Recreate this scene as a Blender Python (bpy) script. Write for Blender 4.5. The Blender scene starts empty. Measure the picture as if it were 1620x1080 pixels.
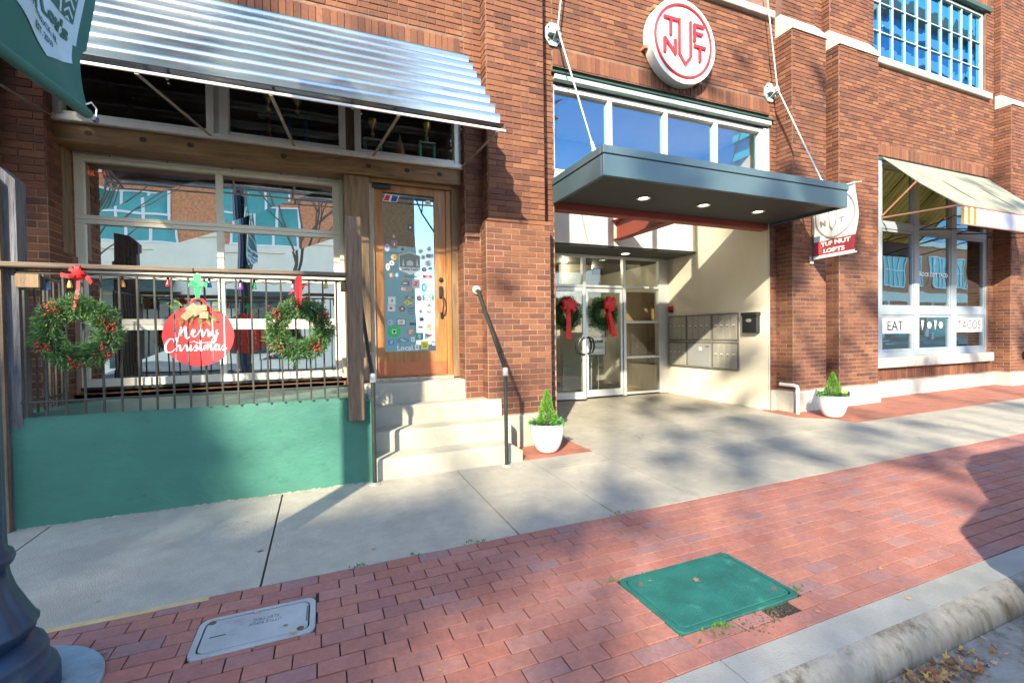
import bpy, math, random
from mathutils import Vector, Matrix
random.seed(7)
PI = math.pi
SC = bpy.context.scene
COL = SC.collection

# ---------------------------------------------------------------- camera, sky, sun, exposure
H = 1.36
cam_d = bpy.data.cameras.new('camera')
cam = bpy.data.objects.new('camera', cam_d)
COL.objects.link(cam)
cam_d.sensor_width = 36.0
cam_d.lens = 736.85 / 1620 * 36
cam_d.clip_start = 0.05
cam_d.clip_end = 600
R0 = (0.92565172, -0.37811287, -0.01412628)      # camera right, down, forward in world axes
R1 = (-0.0199735, -0.01154677, -0.99973383)
R2 = (0.37784912, 0.92568749, -0.01824053)
cam.matrix_world = Matrix(((R0[0], -R1[0], -R2[0], 0), (R0[1], -R1[1], -R2[1], 0), (R0[2], -R1[2], -R2[2], H), (0, 0, 0, 1)))
SC.camera = cam

LIGHT = Vector((0.70, 1.0, -0.69)).normalized()
world = bpy.data.worlds.new('World')
SC.world = world
world.use_nodes = True
wn = world.node_tree
sky = wn.nodes.new('ShaderNodeTexSky')
sky.sky_type = 'NISHITA'
sky.sun_disc = False
sky.sun_elevation = math.asin(-LIGHT.z)
sky.sun_rotation = math.atan2(-LIGHT.x, -LIGHT.y)
sky.air_density = 1.0
sky.dust_density = 0.6
sky.ozone_density = 2.0
wn.links.new(sky.outputs[0], wn.nodes['Background'].inputs[0])
wn.nodes['Background'].inputs[1].default_value = 0.15
sun_d = bpy.data.lights.new('sun', 'SUN')
sun_d.energy = 3.0
sun_d.angle = math.radians(0.9)
sun_d.color = (1.0, 0.90, 0.70)
sun = bpy.data.objects.new('sun', sun_d)
sun.rotation_euler = LIGHT.to_track_quat('-Z', 'Y').to_euler()
COL.objects.link(sun)
SC.view_settings.view_transform = 'Standard'
SC.view_settings.look = 'None'
SC.view_settings.exposure = 2.12
SC.view_settings.gamma = 1.0
SC.view_settings.use_curve_mapping = False
SC.cycles.max_bounces = 8
SC.cycles.transparent_max_bounces = 12
SC.cycles.caustics_reflective = False
SC.cycles.caustics_refractive = False

# ---------------------------------------------------------------- materials
MATS = {}
def mat(name, col, rough=0.7, metal=0.0, var=0.12, scale=4.0, bump=0.0, bscale=60.0, stain=None, spec=0.5, stretch=None, tone=0.0, streak=0.0):
    """Principled with procedural wear. stain=(colour, scale, threshold): blotches; tone: random per piece."""
    if name in MATS: return MATS[name]
    m = bpy.data.materials.new(name); m.use_nodes = True
    nt = m.node_tree; N = nt.nodes; Lk = nt.links
    b = N['Principled BSDF']
    b.inputs['Roughness'].default_value = rough
    b.inputs['Metallic'].default_value = metal
    b.inputs['Specular IOR Level'].default_value = spec
    tc = N.new('ShaderNodeNewGeometry')
    mp = N.new('ShaderNodeMapping'); Lk.new(tc.outputs['Position'], mp.inputs['Vector'])
    if stretch: mp.inputs['Scale'].default_value = stretch
    n1 = N.new('ShaderNodeTexNoise'); n1.inputs['Scale'].default_value = scale; n1.inputs['Detail'].default_value = 8; n1.inputs['Roughness'].default_value = 0.65
    Lk.new(mp.outputs[0], n1.inputs['Vector'])
    r1 = N.new('ShaderNodeMapRange'); r1.inputs['From Min'].default_value = 0.3; r1.inputs['From Max'].default_value = 0.7
    r1.inputs['To Min'].default_value = 1 - var; r1.inputs['To Max'].default_value = 1 + var
    Lk.new(n1.outputs['Fac'], r1.inputs['Value'])
    mul = N.new('ShaderNodeVectorMath'); mul.operation = 'SCALE'
    cr = N.new('ShaderNodeRGB'); cr.outputs[0].default_value = (*col, 1)
    src = cr.outputs[0]
    Lk.new(src, mul.inputs[0]); Lk.new(r1.outputs[0], mul.inputs['Scale'])
    out = mul.outputs[0]
    if stain:
        for si, (sc, ss, th) in enumerate(stain if isinstance(stain, list) else [stain]):
            n2 = N.new('ShaderNodeTexNoise'); n2.inputs['Scale'].default_value = ss; n2.inputs['Detail'].default_value = 6; n2.inputs['Roughness'].default_value = 0.7
            off = N.new('ShaderNodeVectorMath'); off.operation = 'ADD'; off.inputs[1].default_value = (3.1 * si + 11, 7.7, 5.5 * si)
            Lk.new(mp.outputs[0], off.inputs[0]); Lk.new(off.outputs[0], n2.inputs['Vector'])
            r2 = N.new('ShaderNodeMapRange'); r2.inputs['From Min'].default_value = th; r2.inputs['From Max'].default_value = th + 0.14
            Lk.new(n2.outputs['Fac'], r2.inputs['Value'])
            mx = N.new('ShaderNodeMix'); mx.data_type = 'RGBA'
            Lk.new(r2.outputs[0], mx.inputs['Factor']); Lk.new(out, mx.inputs['A']); mx.inputs['B'].default_value = (*sc, 1)
            out = mx.outputs['Result']
    if tone:
        oi = N.new('ShaderNodeObjectInfo')
        ad = N.new('ShaderNodeMath'); ad.operation = 'ADD'
        Lk.new(tc.outputs['Random Per Island'], ad.inputs[0]); Lk.new(oi.outputs['Random'], ad.inputs[1])
        fr = N.new('ShaderNodeMath'); fr.operation = 'FRACT'; Lk.new(ad.outputs[0], fr.inputs[0])
        rt = N.new('ShaderNodeMapRange'); rt.inputs['To Min'].default_value = 1 - tone; rt.inputs['To Max'].default_value = 1 + tone
        Lk.new(fr.outputs[0], rt.inputs['Value'])
        m2 = N.new('ShaderNodeVectorMath'); m2.operation = 'SCALE'
        Lk.new(out, m2.inputs[0]); Lk.new(rt.outputs[0], m2.inputs['Scale']); out = m2.outputs[0]
        m['rand'] = 1
    Lk.new(out, b.inputs['Base Color'])
    rr = N.new('ShaderNodeMapRange'); rr.inputs['To Min'].default_value = max(0.02, rough - 0.12); rr.inputs['To Max'].default_value = min(1, rough + 0.12)
    Lk.new(n1.outputs['Fac'], rr.inputs['Value']); Lk.new(rr.outputs[0], b.inputs['Roughness'])
    if bump:
        n3 = N.new('ShaderNodeTexNoise'); n3.inputs['Scale'].default_value = bscale; n3.inputs['Detail'].default_value = 5
        Lk.new(mp.outputs[0], n3.inputs['Vector'])
        bp = N.new('ShaderNodeBump'); bp.inputs['Strength'].default_value = bump; bp.inputs['Distance'].default_value = 0.01
        Lk.new(n3.outputs['Fac'], bp.inputs['Height']); Lk.new(bp.outputs[0], b.inputs['Normal'])
    MATS[name] = m
    return m

def brickmat(name, ramp, tonemix=0.5, grime=((0.05, 0.035, 0.03), 0.9, 0.56), rough=0.85, bump=0.5, bscale=70, eff=None, streak=False):
    """clay colours picked per brick from a ramp"""
    m = bpy.data.materials.new(name); m.use_nodes = True
    nt = m.node_tree; N = nt.nodes; Lk = nt.links; b = N['Principled BSDF']
    b.inputs['Roughness'].default_value = rough; b.inputs['Specular IOR Level'].default_value = 0.3
    g = N.new('ShaderNodeNewGeometry'); oi = N.new('ShaderNodeObjectInfo')
    ad = N.new('ShaderNodeMath'); ad.operation = 'ADD'; Lk.new(g.outputs['Random Per Island'], ad.inputs[0]); Lk.new(oi.outputs['Random'], ad.inputs[1])
    fr = N.new('ShaderNodeMath'); fr.operation = 'FRACT'; Lk.new(ad.outputs[0], fr.inputs[0])
    cr = N.new('ShaderNodeValToRGB'); el = cr.color_ramp.elements
    while len(el) < len(ramp): el.new(0.5)
    for i, c in enumerate(ramp):
        el[i].position = i / (len(ramp) - 1); el[i].color = (*c, 1)
    Lk.new(fr.outputs[0], cr.inputs[0])
    n1 = N.new('ShaderNodeTexNoise'); n1.inputs['Scale'].default_value = 28; n1.inputs['Detail'].default_value = 8; n1.inputs['Roughness'].default_value = 0.75
    Lk.new(g.outputs['Position'], n1.inputs['Vector'])
    r1 = N.new('ShaderNodeMapRange'); r1.inputs['From Min'].default_value = 0.3; r1.inputs['From Max'].default_value = 0.7; r1.inputs['To Min'].default_value = 0.8; r1.inputs['To Max'].default_value = 1.2
    Lk.new(n1.outputs['Fac'], r1.inputs['Value'])
    v = N.new('ShaderNodeVectorMath'); v.operation = 'SCALE'; Lk.new(cr.outputs[0], v.inputs[0]); Lk.new(r1.outputs[0], v.inputs['Scale'])
    out = v.outputs[0]
    lst = [grime] + ([eff] if eff else []) + ([((0.06, 0.038, 0.032), 1.0, 0.56)] if streak else [])
    for k, (gc, gs, gt) in enumerate(lst):
        n2 = N.new('ShaderNodeTexNoise'); n2.inputs['Scale'].default_value = gs; n2.inputs['Detail'].default_value = 9; n2.inputs['Roughness'].default_value = 0.7
        of = N.new('ShaderNodeVectorMath'); of.operation = 'ADD'; of.inputs[1].default_value = (k * 17.3, k * 4.1, k * 9.9)
        mq = N.new('ShaderNodeMapping'); Lk.new(g.outputs['Position'], mq.inputs['Vector'])
        if k == 2: mq.inputs['Scale'].default_value = (3.2, 3.2, .45)
        Lk.new(mq.outputs[0], of.inputs[0]); Lk.new(of.outputs[0], n2.inputs['Vector'])
        r2 = N.new('ShaderNodeMapRange'); r2.inputs['From Min'].default_value = gt; r2.inputs['From Max'].default_value = gt + 0.2; r2.inputs['To Max'].default_value = 0.7
        Lk.new(n2.outputs['Fac'], r2.inputs['Value'])
        mx = N.new('ShaderNodeMix'); mx.data_type = 'RGBA'; Lk.new(r2.outputs[0], mx.inputs['Factor']); Lk.new(out, mx.inputs['A']); mx.inputs['B'].default_value = (*gc, 1)
        out = mx.outputs['Result']
    Lk.new(out, b.inputs['Base Color'])
    n3 = N.new('ShaderNodeTexNoise'); n3.inputs['Scale'].default_value = bscale; n3.inputs['Detail'].default_value = 5; Lk.new(g.outputs['Position'], n3.inputs['Vector'])
    bp = N.new('ShaderNodeBump'); bp.inputs['Strength'].default_value = bump; bp.inputs['Distance'].default_value = 0.006
    Lk.new(n3.outputs['Fac'], bp.inputs['Height']); Lk.new(bp.outputs[0], b.inputs['Normal'])
    MATS[name] = m
    return m

def glassmat(name, tint=(0.8, 0.85, 0.85), refl=0.3, wobble=0.0, rough=0.0, rcol=(1, 1, 1)):
    m = bpy.data.materials.new(name); m.use_nodes = True
    nt = m.node_tree; N = nt.nodes; Lk = nt.links
    N.remove(N['Principled BSDF'])
    o = N['Material Output']
    t = N.new('ShaderNodeBsdfTransparent'); t.inputs[0].default_value = (*tint, 1)
    g = N.new('ShaderNodeBsdfGlossy'); g.inputs['Roughness'].default_value = rough; g.inputs['Color'].default_value = (*rcol, 1)
    lw = N.new('ShaderNodeLayerWeight'); f = N.new('ShaderNodeMath'); f.operation = 'POWER'; f.inputs[1].default_value = 5; Lk.new(lw.outputs['Facing'], f.inputs[0])
    ad = N.new('ShaderNodeMath'); ad.operation = 'ADD'; ad.use_clamp = True; ad.inputs[1].default_value = refl + .04; Lk.new(f.outputs[0], ad.inputs[0])
    mx = N.new('ShaderNodeMixShader'); Lk.new(ad.outputs[0], mx.inputs[0]); Lk.new(t.outputs[0], mx.inputs[1]); Lk.new(g.outputs[0], mx.inputs[2])
    if wobble:
        n = N.new('ShaderNodeTexNoise'); n.inputs['Scale'].default_value = 1.6; n.inputs['Detail'].default_value = 1
        ge = N.new('ShaderNodeNewGeometry'); Lk.new(ge.outputs['Position'], n.inputs['Vector'])
        bp = N.new('ShaderNodeBump'); bp.inputs['Strength'].default_value = wobble; bp.inputs['Distance'].default_value = 0.02
        Lk.new(n.outputs['Fac'], bp.inputs['Height']); Lk.new(bp.outputs[0], g.inputs['Normal'])
    Lk.new(mx.outputs[0], o.inputs['Surface'])
    MATS[name] = m
    return m

def emit(name, col, s):
    m = bpy.data.materials.new(name); m.use_nodes = True
    b = m.node_tree.nodes['Principled BSDF']
    b.inputs['Base Color'].default_value = (*col, 1)
    b.inputs['Emission Color'].default_value = (*col, 1); b.inputs['Emission Strength'].default_value = s
    MATS[name] = m
    return m

BR = brickmat('facade_brick', [(0.10, 0.044, 0.030), (0.15, 0.060, 0.036), (0.20, 0.082, 0.043), (0.135, 0.054, 0.035), (0.225, 0.098, 0.052), (0.175, 0.069, 0.039), (0.115, 0.050, 0.035)],
              grime=((0.085, 0.048, 0.038), 1.1, 0.57), eff=((0.30, 0.19, 0.10), 2.2, 0.60), streak=True)
MORT = mat('facade_mortar', (0.21, 0.115, 0.078), 0.95, var=0.3, scale=9, bump=0.4, stain=((0.13, 0.085, 0.06), 1.2, 0.5))
MORTL = mat('mortar_light', (0.33, 0.21, 0.15), 0.95, var=0.25, scale=9, bump=.3, stain=((0.20, 0.13, 0.095), 1.4, 0.48))
PAVE = brickmat('clay_paver', [(0.31, 0.13, 0.10), (0.34, 0.145, 0.11), (0.28, 0.125, 0.105), (0.355, 0.15, 0.105), (0.32, 0.135, 0.11), (0.265, 0.15, 0.14), (0.35, 0.16, 0.125), (0.325, 0.125, 0.09), (0.305, 0.125, 0.10), (0.335, 0.14, 0.105)],
                grime=((0.17, 0.085, 0.075), 2.4, 0.57), rough=0.8, bump=0.4, bscale=55, eff=((0.43, 0.24, 0.2), 3.2, 0.60))
PBED = mat('paver_joint_sand', (0.03, 0.026, 0.02), 0.98, var=0.4, scale=12, stain=((0.05, 0.075, 0.02), 3.0, 0.56), bump=0.5)
CONC = mat('sidewalk_concrete', (0.37, 0.335, 0.265), 0.9, var=0.13, scale=6.0, bump=0.8, bscale=130, tone=0.05, stain=[((0.25, 0.23, 0.19), 75.0, 0.585), ((0.305, 0.275, 0.22), 1.3, 0.50), ((0.17, 0.14, 0.11), 16.0, 0.71), ((0.28, 0.23, 0.17), 3.5, 0.66)])
CONC_D = mat('concrete_joint', (0.10, 0.085, 0.06), 0.98, var=0.4, scale=8)
CURBM = mat('kerb_concrete', (0.31, 0.305, 0.275), 0.9, var=0.16, scale=3.5, bump=0.6, bscale=160, stain=[((0.27, 0.26, 0.235), 60.0, 0.58)])
CURBF = mat('kerb_face_dirty', (0.29, 0.265, 0.22), 0.95, var=0.25, scale=9, bump=0.3, bscale=120, stretch=(2.2, 2.2, 0.5), stain=[((0.11, 0.09, 0.06), 2.4, 0.50), ((0.33, 0.32, 0.29), 1.6, 0.56)])
ASPH = mat('asphalt', (0.055, 0.053, 0.05), 0.9, var=0.35, scale=22, bump=0.9, bscale=170, stain=((0.10, 0.095, 0.085), 45.0, 0.6))
STEPM = mat('step_concrete', (0.39, 0.36, 0.285), 0.9, var=0.10, scale=2.5, bump=0.5, bscale=130, stain=[((0.36, 0.32, 0.24), 2.2, 0.55), ((0.22, 0.19, 0.14), 9.0, 0.70)])
REDC = mat('red_oxide_concrete', (0.32, 0.12, 0.075), 0.88, var=0.22, scale=5, bump=0.3, bscale=120, stain=((0.22, 0.09, 0.06), 1.6, 0.56))
LIME = mat('limestone', (0.46, 0.43, 0.37), 0.85, var=0.18, scale=5, bump=0.5, bscale=70, stain=[((0.25, 0.235, 0.215), 1.5, 0.58)], stretch=(1, 1, 0.5))
GREENW = mat('green_wall_paint', (0.045, 0.17, 0.125), 0.55, var=0.14, scale=2.2, bump=0.3, bscale=26, stretch=(1, 1, 1.6), stain=[((0.055, 0.185, 0.14), 1.2, 0.56), ((0.03, 0.115, 0.085), 3.0, 0.60), ((0.16, 0.27, 0.21), 26.0, 0.735), ((0.10, 0.12, 0.09), 5.0, 0.70)])
GREENF = mat('green_floor_paint', (0.075, 0.16, 0.12), 0.55, var=0.25, scale=5, bump=0.3)
WOODP = mat('weathered_wood', (0.17, 0.11, 0.072), 0.9, var=0.42, scale=3.5, bump=0.9, bscale=9, stretch=(12, 12, 0.8), stain=((0.07, 0.05, 0.04), 5, 0.56))
WOODG = mat('blue_grey_post_wood', (0.15, 0.15, 0.165), 0.9, var=0.45, scale=3.5, bump=0.9, bscale=9, stretch=(12, 12, 0.8), stain=((0.06, 0.06, 0.075), 4, 0.52))  # bluish grey tone for the side face of the left post
WOODR = mat('rail_board_wood', (0.17, 0.125, 0.09), 0.9, var=0.35, scale=4, bump=0.8, bscale=8, stretch=(0.8, 12, 12))
BEAMM = mat('stained_beam_wood', (0.23, 0.125, 0.05), 0.6, var=0.38, scale=3, bump=0.4, bscale=9, stretch=(0.9, 9, 9), stain=((0.07, 0.04, 0.02), 2.5, 0.56))
BEAMV = mat('stained_post_wood', (0.22, 0.14, 0.075), 0.7, var=0.38, scale=3, bump=0.4, bscale=9, stretch=(9, 9, 0.9), stain=((0.08, 0.05, 0.03), 2.0, 0.56))
PLASTW = mat('cream_aluminium', (0.80, 0.74, 0.61), 0.45, var=0.06, scale=2)
WHITEF = mat('white_frame_paint', (0.80, 0.77, 0.70), 0.5, var=0.10, scale=4, stain=((0.5, 0.46, 0.38), 3, 0.64))
ALUM = mat('anodised_aluminium', (0.56, 0.57, 0.57), 0.38, metal=0.35, var=0.05)
BLUEG = mat('blue_grey_frame', (0.27, 0.31, 0.35), 0.5, var=0.07)
STEELG = mat('pale_green_steel', (0.36, 0.46, 0.44), 0.55, var=0.12, scale=5)
DGREEN = mat('dark_green_steel', (0.03, 0.065, 0.05), 0.5, var=0.15)
CANOPY = mat('canopy_fascia_paint', (0.08, 0.13, 0.15), 0.35, metal=0.25, var=0.07, scale=1.5)
SOFFIT = mat('dark_soffit_paint', (0.045, 0.052, 0.052), 0.6, var=0.1)
REDST = mat('red_oxide_steel', (0.30, 0.06, 0.04), 0.5, var=0.1)
STUCCO = mat('cream_stucco', (0.78, 0.70, 0.54), 0.85, var=0.05, scale=1.5, bump=0.15, bscale=90)
STUCCOW = mat('white_plaster', (0.74, 0.71, 0.64), 0.85, var=0.04)
DOORW = mat('varnished_door_wood', (0.36, 0.15, 0.042), 0.45, var=0.35, scale=2.6, bump=0.2, bscale=14, stretch=(7, 7, 0.7), stain=((0.46, 0.31, 0.17), 1.5, 0.55))
DOORP = mat('pale_worn_wood', (0.44, 0.36, 0.27), 0.6, var=0.25, scale=3, stretch=(8, 8, 0.8), stain=((0.35, 0.2, 0.09), 1.8, 0.55))
COPPER = mat('copper_kick_plate', (0.42, 0.13, 0.055), 0.38, metal=0.25, var=0.25, scale=4, stain=((0.26, 0.10, 0.06), 3, 0.55))
BLACKM = mat('black_metal', (0.02, 0.02, 0.022), 0.45, var=0.2)
IRON = mat('grey_iron_bar', (0.06, 0.058, 0.05), 0.6, metal=0.3, var=0.35, scale=12, stain=((0.12, 0.09, 0.06), 9, 0.64))
PIPE = mat('handrail_pipe', (0.025, 0.032, 0.028), 0.5, metal=0.3, var=0.3, scale=14)
ZINC = mat('galvanised_fitting', (0.5, 0.5, 0.47), 0.45, metal=0.5, var=0.2, scale=14)
GALV = mat('corrugated_galvanised', (0.44, 0.50, 0.56), 0.2, metal=0.88, var=0.10, scale=2, stretch=(0.5, 3, 3), stain=[((0.22, 0.23, 0.22), 2.5, 0.62)])
STRUT = mat('grey_strut_steel', (0.33, 0.29, 0.24), 0.5, metal=0.3, var=0.15)
BLUEP = mat('blue_cast_iron', (0.004, 0.026, 0.065), 0.42, var=0.25, scale=9, bump=0.25, bscale=30, stain=[((0.012, 0.06, 0.12), 5, 0.6), ((.05, .045, .04), 14, .70)])
WHITEP = mat('white_glazed_pot', (0.80, 0.80, 0.80), 0.35, var=0.03)
SIGNW = mat('white_sign_enamel', (0.83, 0.83, 0.80), 0.4, var=0.03)
SIGNS = mat('sign_drum_side', (0.60, 0.585, 0.53), 0.5, var=0.10, scale=3)
SIGNR = mat('red_sign_paint', (0.62, 0.022, 0.03), 0.4, var=0.08)
BRIGHTR = mat('bright_red_ribbon', (0.68, 0.012, 0.014), 0.5, var=0.15, scale=12)
ORNR = mat('red_painted_plank', (0.72, 0.045, 0.045), 0.5, var=0.06)
WHITE = mat('white_print', (0.85, 0.85, 0.83), 0.6, var=0.02)
BLACKP = mat('black_print', (0.025, 0.025, 0.028), 0.6, var=0.02)
GREYP = mat('grey_print', (0.30, 0.27, 0.25), 0.6, var=0.02)
TEAL = mat('teal_cover_plastic', (0.009, 0.125, 0.10), 0.6, var=0.25, scale=7, bump=0.7, bscale=260, stain=[((0.035, 0.23, 0.19), 7.0, 0.58), ((0.008, 0.10, 0.08), 4, 0.60), ((0.16, 0.17, 0.13), 12, 0.70)])
GREYC = mat('grey_polymer_cover', (0.36, 0.375, 0.36), 0.75, var=0.14, scale=5, bump=0.5, bscale=220, stain=((0.25, 0.25, 0.24), 4, 0.58))
BANN = mat('green_banner_cloth', (0.02, 0.13, 0.11), 0.75, var=0.10, scale=3)
BANNB = mat('pale_blue_banner_print', (0.40, 0.60, 0.72), 0.75, var=0.04)
BANW = mat('white_banner_cloth', (0.74, 0.76, 0.74), 0.8, var=0.05)
BANR = mat('maroon_banner_print', (0.34, 0.035, 0.05), 0.75, var=0.12, scale=6)
MAILM = mat('mailbox_metal', (0.38, 0.365, 0.31), 0.45, metal=0.15, var=0.12, scale=4)
MAILG = mat('grey_parcel_door', (0.33, 0.34, 0.34), 0.5, metal=0.2, var=0.06)
LEAFG = mat('evergreen_foliage', (0.04, 0.14, 0.03), 0.7, var=0.4, scale=30, tone=0.45)
PINEG = mat('wreath_needles', (0.085, 0.20, 0.05), 0.7, var=0.4, scale=30, tone=0.55)
PINEB = mat('wreath_needles_blue', (0.09, 0.20, 0.12), 0.7, var=0.3, scale=30, tone=0.5)
BRIGHTG = mat('bright_shrub_leaf', (0.10, 0.26, 0.025), 0.65, var=0.35, scale=25, tone=0.5)
GRIB = mat('green_ribbon', (0.03, 0.42, 0.12), 0.5, var=0.2, scale=14)
BERRY = mat('red_berry', (0.45, 0.012, 0.02), 0.3, var=0.3, scale=20, tone=0.4)
CONEM = mat('pine_cone_brown', (0.16, 0.075, 0.04), 0.8, var=0.4, scale=30, tone=0.3)
BURLAP = mat('burlap_ribbon', (0.50, 0.31, 0.18), 0.9, var=0.25, scale=60, bump=0.5, bscale=200)
SOILM = mat('potting_soil', (0.035, 0.025, 0.018), 0.95, var=0.4, scale=20)
YELF = mat('yellow_petal', (0.80, 0.55, 0.02), 0.6, var=0.1)
PURF = mat('dark_purple_petal', (0.035, 0.012, 0.06), 0.6, var=0.1)
DRYL = brickmat('dry_leaf', [(0.30, 0.15, 0.06), (0.42, 0.26, 0.12), (0.36, 0.12, 0.05), (0.48, 0.33, 0.20), (0.20, 0.10, 0.07), (0.5, 0.30, 0.08), (0.30, 0.10, 0.13)], rough=0.8, bump=0.2)
DARKR = mat('dark_room_plaster', (0.24, 0.20, 0.18), 0.8, var=0.3, scale=2)
ROOMW = mat('brown_bar_wood', (0.20, 0.095, 0.035), 0.6, var=0.45, scale=2.4, stretch=(0.6, 6, 6))
LOBBYW = mat('lobby_wall_paint', (0.56, 0.53, 0.43), 0.8, var=0.03)
LOBBYF = mat('lobby_floor_carpet', (0.10, 0.095, 0.09), 0.9, var=0.25, scale=10)
LDOOR = mat('birch_door_veneer', (0.44, 0.265, 0.12), 0.45, var=0.18, scale=2, stretch=(7, 7, 0.6))
AWNV = mat('faded_valance_canvas', (0.48, 0.48, 0.53), 0.85, var=0.08, stain=((0.45, 0.47, 0.56), 5, 0.55))
BROWNT = mat('rusty_awning_tube', (0.36, 0.17, 0.10), 0.6, var=0.2)
OPPC = mat('opposite_cream_stone', (0.88, 0.80, 0.61), 0.8, var=0.06, scale=1)
OPPB = mat('opposite_orange_brick', (0.62, 0.26, 0.12), 0.85, var=0.4, scale=7)
OPPW = mat('opposite_white_trim', (0.8, 0.8, 0.77), 0.6, var=0.03)
OPPG = mat('opposite_teal_glass', (0.03, 0.30, 0.28), 0.15, var=0.25, scale=0.6)
OPPD = mat('opposite_dark_glass', (0.02, 0.05, 0.06), 0.15, var=0.2)
BLUEGL = mat('tower_blue_glass', (0.05, 0.22, 0.36), 0.15, var=0.3, scale=0.3)
BARK = mat('tree_bark', (0.13, 0.10, 0.075), 0.9, var=0.3, scale=9)
TLEAF = mat('autumn_tree_leaf', (0.16, 0.12, 0.035), 0.7, var=0.3, tone=0.4)
VANP = mat('silver_blue_car_paint', (0.10, 0.16, 0.30), 0.25, metal=0.5, var=0.03)
TYRE = mat('tyre_rubber', (0.02, 0.02, 0.02), 0.8)
G_SHOP = glassmat('shop_window_glass', (0.6, 0.65, 0.62), 0.92, wobble=0.12)
G_TRAN = glassmat('transom_glass', (0.9, 0.95, 0.9), 0.05, wobble=0.2)
G_DOOR = glassmat('door_glass', (0.5, 0.6, 0.6), 0.5, wobble=0.05, rcol=(.55,.82,.92))
G_SKY = glassmat('clerestory_glass', (0.93, 0.95, 0.95), 0.30, rcol=(0.02, 0.38, 0.70))
G_LOB = glassmat('lobby_glass', (0.78, 0.84, 0.80), 0.06)
G_UP = glassmat('upper_window_glass', (0.2, 0.25, 0.3), 0.8, wobble=0.1, rcol=(0.14, 0.5, 0.85))
G_ST = glassmat('restaurant_glass', (0.45, 0.5, 0.52), 0.45, wobble=0.07, rcol=(.65,.88,1))
def canvas(name, col):
    m = mat(name, col, .85, var=.10, stain=((col[0] * .75, col[1] * .78, col[2] * .78), 1.6, .56)); nt = m.node_tree; b = nt.nodes['Principled BSDF']
    t = nt.nodes.new('ShaderNodeBsdfTranslucent'); t.inputs[0].default_value = (*col, 1); mx = nt.nodes.new('ShaderNodeMixShader'); mx.inputs[0].default_value = .45
    nt.links.new(b.outputs[0], mx.inputs[1]); nt.links.new(t.outputs[0], mx.inputs[2]); nt.links.new(mx.outputs[0], nt.nodes['Material Output'].inputs['Surface'])
    return m
AWNY = canvas('gold_stripe_canvas', (0.55, 0.33, 0.05)); AWNC = canvas('cream_stripe_canvas', (0.50, 0.50, 0.40))
LAMPE = emit('lit_downlight_lens', (1.0, 0.86, 0.6), 3.0)
NEONR = emit('orange_red_neon', (1.0, 0.10, 0.02), 5.0)

# ---------------------------------------------------------------- mesh helpers
def gz(x, y): return -.10 + .0085 * x + .008 * (y - 4.8)

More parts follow.
